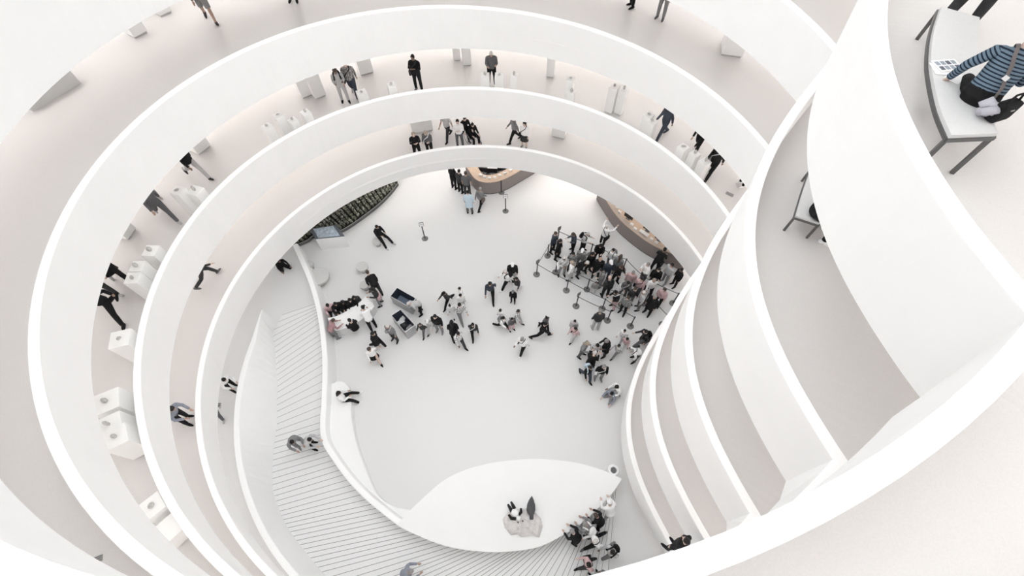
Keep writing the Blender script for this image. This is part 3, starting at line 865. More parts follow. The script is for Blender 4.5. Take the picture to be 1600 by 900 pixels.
# low wedge on the top ramp
a, b_ = onfloor(52, 175, 2), onfloor(127, 130, 2)
m = (a + b_) / 2; d = b_ - a
nrm = Vector((-d.y, d.x, 0)).normalized()
if nrm.dot(Vector((m.x - CX, m.y - CY, 0))) < 0: nrm = -nrm
L_ = Vector((d.x, d.y, 0)).length
bm = bmesh.new()
ux = Vector((d.x, d.y, 0)).normalized()
vs = []
for (s, w, z) in [(-.5, 0, 0), (.5, 0, 0), (.5, .9, 0), (-.5, .25, 0), (-.5, 0, .42), (.5, 0, .42), (.5, .9, .55), (-.5, .25, .55)]:
    q = ux * (s * L_) + nrm * w
    vs.append(bm.verts.new((q.x, q.y, z + (d.z * s if z == 0 else d.z * s))))
for f in ((0, 1, 5, 4), (1, 2, 6, 5), (2, 3, 7, 6), (3, 0, 4, 7), (4, 5, 6, 7), (3, 2, 1, 0)):
    bm.faces.new([vs[i] for i in f])
o = tag(bmobj('wedge_plinth', bm, mat('wedge grey white', (0.66, 0.66, 0.655), 0.6)), 'long low wedge shaped plinth on the upper left ramp', 'plinth'); o.location = m
# floor fittings
def plate(px, py, k, w, d, label, name, n=1, rz=0.0, step=0):
    p = onfloor(px, py, k)
    t = empty(name, p, label, 'floor vent', rz)
    bm = bmesh.new(); add_box(bm, (0, 0, 0.006), (w, d, 0.012)); bmobj('plate', bm, mat('vent plate grey', (0.40, 0.39, 0.38), 0.6), t)
    for i in range(3):
        bm = bmesh.new(); add_box(bm, (0, (i - 1) * d * 0.28, 0.014), (w * 0.85, d * 0.12, 0.006)); bmobj('slot', bm, DARKG, t)
plate(1140, 303.5, 1, 0.32, 0.16, 'small grey floor vent at the right end of the third ramp', 'floor_vent', rz=-0.6)
plate(153.5, 873.5, 2, 0.14, 0.10, 'small grey floor vent at the lower left of the upper ramp', 'floor_vent', rz=0.4)
p = onfloor(1415.5, 600, 3)
t = empty('floor_grille', p, 'row of three short black slots at the corner of the overlook floor', 'floor vent', atan2(-0.8, 0.5))
for i in (-1, 0, 1):
    bm = bmesh.new(); add_box(bm, (i * 0.13, 0, 0.006), (0.025, 0.07, 0.012), 0.9); bmobj('slot', bm, BLACKM, t)
# ================================================================== people
def clothm(n, c, r=0.85):
    return mat('cloth ' + n, c, r, 0.15, 0.10, 30)
CM = {'K': clothm('black', (0.016, 0.016, 0.017)), 'D': clothm('charcoal', (0.05, 0.05, 0.052)), 'N': clothm('slate', (0.055, 0.066, 0.085)),
      'G': clothm('grey', (0.24, 0.24, 0.245)), 'M': clothm('mid grey', (0.13, 0.13, 0.135)), 'L': clothm('light grey', (0.50, 0.50, 0.505)), 'W': mat('cloth plain white', (0.86, 0.86, 0.86), 0.85, 0.15),
      'P': clothm('dusty pink', (0.60, 0.42, 0.43)), 'B': clothm('pale blue', (0.55, 0.66, 0.74)), 'U': clothm('grey blue', (0.27, 0.29, 0.34)), 'T': clothm('brown', (0.16, 0.125, 0.11)), 'R': clothm('dull red', (0.40, 0.24, 0.25))}
HM = {'k': mat('hair black', (0.014, 0.013, 0.013), 0.6), 'b': mat('hair brown', (0.075, 0.055, 0.045), 0.6), 'g': mat('hair grey', (0.28, 0.27, 0.265), 0.7), 'w': mat('hair white', (0.62, 0.60, 0.58), 0.7), 'y': mat('hair blond', (0.36, 0.30, 0.24), 0.6)}
SKIN = [mat('skin light', (0.60, 0.45, 0.38), 0.6, 0.3), mat('skin medium', (0.42, 0.29, 0.23), 0.6, 0.3), mat('skin deep', (0.20, 0.135, 0.105), 0.6, 0.3)]
def patm(name, a, b, sc, kind):
    m = bpy.data.materials.new(name); m.use_nodes = True
    nt = m.node_tree; p = nt.nodes['Principled BSDF']; p.inputs['Roughness'].default_value = 0.85; p.inputs['Specular IOR Level'].default_value = 0.15
    tc = nt.nodes.new('ShaderNodeTexCoord')
    if kind == 'stripe':
        sep = nt.nodes.new('ShaderNodeSeparateXYZ'); nt.links.new(tc.outputs['UV'], sep.inputs[0])
        mu = nt.nodes.new('ShaderNodeMath'); mu.operation = 'MULTIPLY'; mu.inputs[1].default_value = sc
        fr = nt.nodes.new('ShaderNodeMath'); fr.operation = 'FRACT'
        gt = nt.nodes.new('ShaderNodeMath'); gt.operation = 'GREATER_THAN'; gt.inputs[1].default_value = 0.6
        nt.links.new(sep.outputs[0], mu.inputs[0]); nt.links.new(mu.outputs[0], fr.inputs[0]); nt.links.new(fr.outputs[0], gt.inputs[0]); fac = gt.outputs[0]
    else:
        tx = nt.nodes.new('ShaderNodeTexVoronoi'); tx.inputs['Scale'].default_value = sc
        nt.links.new(tc.outputs['Object'], tx.inputs['Vector'])
        gt = nt.nodes.new('ShaderNodeMath'); gt.operation = 'GREATER_THAN'; gt.inputs[1].default_value = 0.42
        nt.links.new(tx.outputs['Distance'], gt.inputs[0]); fac = gt.outputs[0]
    mx = nt.nodes.new('ShaderNodeMix'); mx.data_type = 'RGBA'
    mx.inputs['A'].default_value = (*a, 1); mx.inputs['B'].default_value = (*b, 1)
    nt.links.new(fac, mx.inputs['Factor']); nt.links.new(mx.outputs['Result'], p.inputs['Base Color'])
    return m
CM['F'] = patm('cloth flecked', (0.55, 0.55, 0.54), (0.12, 0.12, 0.12), 34, 'spot')
CM['Z'] = patm('cloth bold black white', (0.03, 0.03, 0.03), (0.75, 0.75, 0.75), 22, 'spot')
CM['S'] = patm('knit blue stripes', (0.155, 0.215, 0.275), (0.018, 0.028, 0.045), 27, 'stripe')

POSES = {   # lean, head pitch, hip height or None, (thigh, abduct, knee) L and R, (flex, abduct, elbow, inward) L and R
 'stand': (2, 5, None, (2, 4, 3), (-2, 4, 2), (4, 9, 14, 0), (-2, 9, 16, 0)),
 'apart': (2, 5, None, (3, 6, 4), (-3, 7, 4), (4, 9, 14, 0), (-2, 9, 16, 0)),
 'look': (4, 26, None, (5, 5, 6), (-4, 5, 3), (18, 10, 95, .5), (14, 10, 88, .5)),
 'fold': (0, 8, None, (3, 5, 4), (-2, 6, 2), (18, 12, 100, 1.3), (20, 12, 95, 1.3)),
 'walk': (4, 4, None, (24, 2, 8), (-20, 2, 22), (-22, 7, 14, 0), (24, 7, 22, 0)),
 'walk2': (4, 8, None, (-20, 2, 24), (24, 2, 8), (24, 7, 22, 0), (-22, 7, 14, 0)),
 'stride': (8, 4, None, (36, 3, 14), (-30, 3, 34), (-32, 8, 30, 0), (34, 8, 40, 0)),
 'bend': (46, -5, None, (10, 4, 10), (-2, 4, 4), (32, 10, 20, .2), (26, 10, 24, .2)),
 'lean': (28, 12, None, (-6, 5, 4), (8, 4, 14), (42, 14, 62, .7), (40, 14, 66, .7)),
 'push': (10, 8, None, (16, 3, 8), (-16, 3, 16), (38, 10, 34, .1), (38, 10, 34, .1)),
 'sit': (6, 18, .565, (84, 8, 84), (80, 9, 80), (26, 10, 62, .4), (22, 10, 66, .4)),
 'lounge': (-2, 18, .575, (72, 10, 34), (66, 14, 44), (24, 10, 78, .7), (24, 10, 74, .7)),
 'floor': (12, 14, .12, (74, 16, 62), (60, 20, 78), (34, 16, 40, .2), (30, 16, 46, .2)),
 'kneel': (16, 16, .42, (62, 10, 128), (70, 9, 132), (30, 12, 58, .4), (36, 12, 52, .4)),
 'arms': (2, -6, None, (4, 4, 4), (-4, 4, 3), (74, 30, 60, .1), (80, 28, 56, .1)),
 'bench': (14, 20, .735, (80, 12, 78), (84, 8, 84), (10, 32, 24, .0), (30, 12, 55, .4)),
}
def skeleton(pose):
    lean, hp_, hip, lL, lR, aL, aR = POSES[pose]
    J = {}
    Rl = Matrix.Rotation(-radians(lean), 3, 'X')
    J['pel'] = Vector((0, 0, 0))
    sp = Rl @ Vector((0, 0, 1))
    J['waist'] = sp * 0.16 + Vector((0, 0.005, 0)); J['chest'] = sp * 0.34 + Rl @ Vector((0, .01, 0)); J['neck'] = sp * 0.53
    Rh = Matrix.Rotation(-radians(lean * 0.6 + hp_), 3, 'X')
    J['headb'] = J['neck'] + Rh @ Vector((0, .012, 0.05)); J['head'] = J['neck'] + Rh @ Vector((0, .03, 0.145)); J['Rh'] = Rh; J['Rl'] = Rl
    for s, n, L, A in ((-1, 'L', lL, aL), (1, 'R', lR, aR)):
        th, ab, kn = (radians(v) for v in L)
        h = Vector((s * 0.088, 0, -0.015))
        d = Vector((s * sin(ab) , sin(th) * cos(ab), -cos(th) * cos(ab)))
        k = h + d.normalized() * 0.425
        d2 = Vector((s * sin(ab) * 0.3, sin(th - kn), -cos(th - kn)))
        a = k + d2.normalized() * 0.41
        J['hip' + n], J['knee' + n], J['ank' + n] = h, k, a
        fd = Vector((s * 0.16, 1, 0))
        pitch = max(min(th - kn, 0.3), -1.1)
        J['foot' + n] = Vector((fd.x, cos(pitch * 0.7), sin(pitch * 0.7))).normalized() if pose not in ('kneel',) else Vector((0, .5, -.8))
        fl, aab, el = (radians(v) for v in A[:3]); inw = A[3]
        sh = J['neck'] + Rl @ Vector((s * 0.178, -0.005, -0.068))
        d = Rl @ Vector((s * sin(aab), sin(fl) * cos(aab), -cos(fl) * cos(aab)))
        e = sh + d.normalized() * 0.285
        d = Rl @ Vector((s * sin(aab) * 0.35 - s * inw * 0.6, sin(fl + el), -cos(fl + el)))
        w = e + d.normalized() * 0.25
        J['sh' + n], J['el' + n], J['wr' + n], J['hd' + n] = sh, e, w, d.normalized()
    if hip is None:
        zmin = min(J['ankL'].z, J['ankR'].z) - 0.075
        off = -zmin
    else:
        off = hip
    for q in list(J):
        if isinstance(J[q], Vector) and not q.startswith('hd') and not q.startswith('foot'):
            J[q] = J[q] + Vector((0, 0, off))
    J['top'] = J['head'] + Rh @ Vector((0, 0, 0.115))
    return J
def ell(bm, c, r, R=None, seg=16):
    g_ = bmesh.ops.create_uvsphere(bm, u_segments=seg, v_segments=seg // 2 + 2, radius=1.0)
    for v in g_['verts']:
        q = Vector((v.co.x * r[0], v.co.y * r[1], v.co.z * r[2]))
        v.co = (R @ q if R else q) + c
def mk_body(J, fine=False):
    bm = bmesh.new()
    Rh = J['Rh']
    ell(bm, J['head'], (0.074, 0.094, 0.113), Rh, 20)
    ell(bm, J['head'] + Rh @ Vector((0, 0.03, -0.055)), (0.056, 0.062, 0.06), Rh)
    add_tube(bm, [J['head'] + Rh @ Vector((0, 0.088, 0.02)), J['head'] + Rh @ Vector((0, 0.112, -0.022)), J['head'] + Rh @ Vector((0, 0.085, -0.03))], [0.010, 0.017, 0.012], 8)
    for s in (-1, 1):
        ell(bm, J['head'] + Rh @ Vector((s * 0.076, -0.005, -0.008)), (0.012, 0.024, 0.032), Rh, 8)
    ell(bm, J['head'] + Rh @ Vector((0, 0.088, -0.062)), (0.026, 0.012, 0.010), Rh, 8)
    add_tube(bm, [J['neck'] - J['Rl'] @ Vector((0, 0, 0.05)), J['headb'], J['head'] + Rh @ Vector((0, -.005, -.04))], [0.062, 0.054, 0.05], 12)
    add_tube(bm, [J['pel'] - Vector((0, 0, .06)), J['pel'] + Vector((0, 0, .03)), J['waist'], J['chest'], J['chest'] * .35 + J['neck'] * .65, J['neck']], [0.09, 0.112, 0.098, 0.112, 0.10, 0.05], 18, sx=1.42)
    for n, s in (('L', -1), ('R', 1)):
        add_tube(bm, [J['hip' + n] + Vector((0, 0, .04)), J['hip' + n] * .6 + J['knee' + n] * .4, J['knee' + n], J['knee' + n] * .65 + J['ank' + n] * .35, J['ank' + n]], [0.092, 0.082, 0.056, 0.056, 0.036], 14)
        f = J['foot' + n]
        add_tube(bm, [J['ank' + n] - f * 0.05 - Vector((0, 0, .04)), J['ank' + n] + f * 0.06 - Vector((0, 0, .045)), J['ank' + n] + f * 0.16 - Vector((0, 0, .055))], [0.036, 0.040, 0.026], 10, sx=1.1)
        add_tube(bm, [J['sh' + n] * .6 + J['neck'] * .4 - J['Rl'] @ Vector((0, 0, .04)), J['sh' + n] * .9 + J['neck'] * .1 - J['Rl'] @ Vector((0, 0, .015)), J['sh' + n] * .5 + J['el' + n] * .5, J['el' + n], J['el' + n] * .6 + J['wr' + n] * .4, J['wr' + n]], [0.05, 0.05, 0.048, 0.039, 0.040, 0.027], 12)
        d = J['hd' + n]
        side = d.cross(Vector((0, 0, 1)))
        side = side.normalized() if side.length > .2 else Vector((0, 1, 0))
        nrm = side.cross(d).normalized()
        w = J['wr' + n]
        for q in (-1.2, -.4, .4, 1.2):
            add_tube(bm, [w, w + d * .05 + side * q * .016, w + d * .09 + side * q * .019], [0.018, 0.015, 0.013], 6)
        for q, L in ((-1.5, .062), (-.5, .078), (.5, .082), (1.5, .072)):
            b0 = w + d * .085 + side * q * .0165
            add_tube(bm, [b0, b0 + d * L * .5 + nrm * s * .004, b0 + d * L * .92 - nrm * .022], [0.0095, 0.0088, 0.0072], 6)
        t0 = w + d * .035 - side * s * .022
        add_tube(bm, [t0, t0 + d * .035 - side * s * .022, t0 + d * .068 - side * s * .024], [0.012, 0.010, 0.008], 6)
    return bm
def mk_top(J, kind):
    bm = bmesh.new()
    hem = J['pel'] - Vector((0, 0, .05))
    if kind == 'crop':
        add_tube(bm, [J['waist'] * .5 + J['pel'] * .5, J['waist'], J['chest'], J['chest'] * .35 + J['neck'] * .65, J['neck'] - J['Rl'] @ Vector((0, 0, .035)), J['neck'] + J['Rl'] @ Vector((0, 0, .004))], [0.131, 0.126, 0.134, 0.124, 0.092, 0.05], 20, sx=1.42)
        for n in 'LR':
            add_tube(bm, [J['sh' + n] * .5 + J['neck'] * .5 - J['Rl'] @ Vector((0, 0, .05)), J['sh' + n] * .86 + J['neck'] * .14 - J['Rl'] @ Vector((0, 0, .022)), J['sh' + n] * .87 + J['el' + n] * .13], [0.062, 0.062, 0.062], 12)
        return bm
    add_tube(bm, [hem, J['pel'] + Vector((0, 0, .05)), J['waist'], J['chest'], J['chest'] * .35 + J['neck'] * .65, J['neck'] - J['Rl'] @ Vector((0, 0, .035)), J['neck'] + J['Rl'] @ Vector((0, 0, .004))], [0.132, 0.134, 0.122, 0.134, 0.124, 0.092, 0.05], 20, sx=1.42)
    for n in 'LR':
        end = J['wr' + n] if kind != 'tee' else J['el' + n] * .85 + J['sh' + n] * .15
        if kind == 'tee':
            add_tube(bm, [J['sh' + n] * .5 + J['neck'] * .5 - J['Rl'] @ Vector((0, 0, .05)), J['sh' + n] * .86 + J['neck'] * .14 - J['Rl'] @ Vector((0, 0, .022)), J['sh' + n] * .87 + J['el' + n] * .13, end], [0.062, 0.062, 0.068, 0.06], 12)
        else:
            add_tube(bm, [J['sh' + n] * .5 + J['neck'] * .5 - J['Rl'] @ Vector((0, 0, .05)), J['sh' + n] * .86 + J['neck'] * .14 - J['Rl'] @ Vector((0, 0, .022)), J['sh' + n] * .87 + J['el' + n] * .13, J['sh' + n] * .5 + J['el' + n] * .5, J['el' + n], end], [0.062, 0.062, 0.066, 0.060, 0.053, 0.044], 12)
    if kind == 'coat':
        k = (J['kneeL'] + J['kneeR']) / 2
        add_tube(bm, [J['waist'], J['pel'], J['pel'] * .45 + k * .55, J['pel'] * .15 + k * .85], [0.12, 0.138, 0.15, 0.162], 20, sx=1.4)
    return bm
def mk_bot(J, kind):
    bm = bmesh.new()
    add_tube(bm, [J['pel'] - Vector((0, 0, .075)), J['pel'], J['waist'] * .75 + J['pel'] * .25], [0.105, 0.124, 0.112], 18, sx=1.42)
    if kind == 'high':
        add_tube(bm, [J['pel'] - Vector((0, 0, .09)), J['pel'], J['waist'] * .62 + J['pel'] * .38], [0.12, 0.142, 0.126], 18, sx=1.42)
    if kind == 'skirt':
        k = (J['kneeL'] + J['kneeR']) / 2
        add_tube(bm, [J['waist'] * .5 + J['pel'] * .5, J['pel'], J['pel'] * .4 + k * .6, k], [0.115, 0.128, 0.15, 0.17], 20, sx=1.4)
    else:
        for n in 'LR':
            if kind == 'shorts':
                add_tube(bm, [J['hip' + n] + Vector((0, 0, .03)), J['hip' + n] * .55 + J['knee' + n] * .45, J['knee' + n] * .93 + J['hip' + n] * .07], [0.108, 0.102, 0.09], 14)
            else:
                add_tube(bm, [J['hip' + n] + Vector((0, 0, .03)), J['hip' + n] * .6 + J['knee' + n] * .4, J['knee' + n], J['knee' + n] * .6 + J['ank' + n] * .4, J['ank' + n] + (J['knee' + n] - J['ank' + n]) * .04], [0.106, 0.096, 0.072, 0.070, 0.058], 14)
    return bm
def mk_shoe(J, n):
    bm = bmesh.new(); f = J['foot' + n]; a = J['ank' + n]; z = Vector((0, 0, 1))
    add_tube(bm, [a - f * .085 - z * .042, a - f * .05 - z * .035, a + f * .04 - z * .036, a + f * .12 - z * .046, a + f * .185 - z * .052], [0.028, 0.046, 0.048, 0.042, 0.020], 12, sx=1.0)
    add_tube(bm, [a - z * .05, a + z * .02], [0.05, 0.048], 12)
    return bm
def mk_hair(J, kind):
    bm = bmesh.new(); Rh = J['Rh']; h = J['head']
    ell(bm, h + Rh @ Vector((0, -.014, .022)), (0.084, 0.098, 0.105), Rh, 18)
    if kind in ('long', 'mid'):
        L = .26 if kind == 'long' else .13
        add_tube(bm, [h + Rh @ Vector((0, -.04, .05)), h + Rh @ Vector((0, -.062, -.04)), h + Rh @ Vector((0, -.07, -.10)) , J['neck'] + J['Rl'] @ Vector((0, -.115, .06 - L))], [0.075, 0.07, 0.062, 0.035], 12, sx=1.35)
    if kind == 'bun':
        ell(bm, h + Rh @ Vector((0, -.10, .07)), (0.045, 0.045, 0.045), Rh, 10)
    return bm
def mk_cap(J):
    bm = bmesh.new(); Rh = J['Rh']; h = J['head']
    ell(bm, h + Rh @ Vector((0, -.005, .038)), (0.092, 0.108, 0.092), Rh, 18)
    add_tube(bm, [h + Rh @ Vector((0, .06, .052)), h + Rh @ Vector((0, .165, .04))], [0.016, 0.010], 10, sx=4.6)
    return bm
def mk_pack(J):
    bm = bmesh.new(); Rl = J['Rl']; c = J['chest'] * .75 + J['waist'] * .25 + Rl @ Vector((0, -.205, .02))
    ell(bm, c, (0.155, 0.09, 0.215), Rl, 16)
    ell(bm, c + Rl @ Vector((0, -.06, -.06)), (0.12, 0.06, 0.11), Rl, 12)
    for s in (-1, 1):
        add_tube(bm, [c + Rl @ Vector((s * .09, .06, .17)), J['neck'] + Rl @ Vector((s * .11, .0, .015)), J['neck'] + Rl @ Vector((s * .12, .115, -.10)), J['chest'] + Rl @ Vector((s * .14, .13, -.05)), c + Rl @ Vector((s * .13, .07, -.16))], 0.018, 6, sx=1.6)
    return bm
def mk_bag(J):
    bm = bmesh.new(); Rl = J['Rl']; c = J['pel'] + Vector((.235, -.03, -.04))
    add_box(bm, tuple(c), (0.10, 0.30, 0.25), 0, 0.03)
    add_tube(bm, [c + Vector((-.02, .06, .12)), J['waist'] + Rl @ Vector((.15, .14, .05)), J['neck'] + Rl @ Vector((-.08, .13, -.09)), J['neck'] + Rl @ Vector((-.105, .0, .012)), J['neck'] + Rl @ Vector((-.06, -.13, -.10)), J['waist'] + Rl @ Vector((.13, -.145, .05)), c + Vector((-.02, -.06, .12))], 0.014, 6, sx=1.5)
    return bm
_tmp, PM = [], {}
def want(key, bm, vox):
    me = bpy.data.meshes.new('m'); bmesh.ops.recalc_face_normals(bm, faces=bm.faces); bm.to_mesh(me); bm.free()
    if vox:
        o = bpy.data.objects.new('t', me); COL.objects.link(o)
        md = o.modifiers.new('r', 'REMESH'); md.mode = 'VOXEL'; md.voxel_size = vox; md.use_smooth_shade = True
        sm = o.modifiers.new('s', 'SMOOTH'); sm.factor = 0.5; sm.iterations = 2
        _tmp.append((key, o))
    else:
        me.polygons.foreach_set('use_smooth', [True] * len(me.polygons)); PM[key] = me
        me.materials.append(None)
_done = set()
SK = {}
def ensure(pose, part):
    if (pose, part) in _done: return
    _done.add((pose, part))
    J = SK.setdefault(pose, skeleton(pose))
    a, _, b = part.partition('.')
    big = pose == 'bench'
    if a == 'body': want((pose, part), mk_body(J), 0.008 if big else 0.0115)
    if a == 'top': want((pose, part), mk_top(J, b), 0.010 if big else 0.017)
    if a == 'slv':
        bm = bmesh.new(); n = b
        add_tube(bm, [J['sh' + n] * .8 + J['neck'] * .2 - J['Rl'] @ Vector((0, 0, .03)), J['sh' + n] * .88 + J['el' + n] * .12, J['sh' + n] * .5 + J['el' + n] * .5, J['el' + n] * .96 + J['sh' + n] * .04, J['el' + n] * .96 + J['wr' + n] * .04, J['wr' + n]], [0.060, 0.070, 0.062, 0.055, 0.055, 0.042], 14)
        want((pose, part), bm, 0.010)
    if a == 'bot': want((pose, part), mk_bot(J, b), 0.010 if big else 0.017)
    if a == 'shoeL': want((pose, part), mk_shoe(J, 'L'), 0)
    if a == 'shoeR': want((pose, part), mk_shoe(J, 'R'), 0)
    if a == 'hair': want((pose, part), mk_hair(J, b), 0.012)
    if a == 'cap': want((pose, part), mk_cap(J), 0)
    if a == 'pack': want((pose, part), mk_pack(J), 0)
    if a == 'bag': want((pose, part), mk_bag(J), 0)
HAIRK = {'k': ('k', 'short'), 'b': ('b', 'short'), 'g': ('g', 'short'), 'w': ('w', 'short'), 'y': ('y', 'short'), 'kl': ('k', 'long'), 'bl': ('b', 'long'), 'yl': ('y', 'long'), 'km': ('k', 'mid'), 'bm': ('b', 'mid'), 'gm': ('g', 'mid'), 'kb': ('k', 'bun'), 'ym': ('y', 'mid')}
LQ, LF, LR_ = 'visitors queueing at the ticket desk', 'visitors on the lobby floor', 'visitors on the ramps'
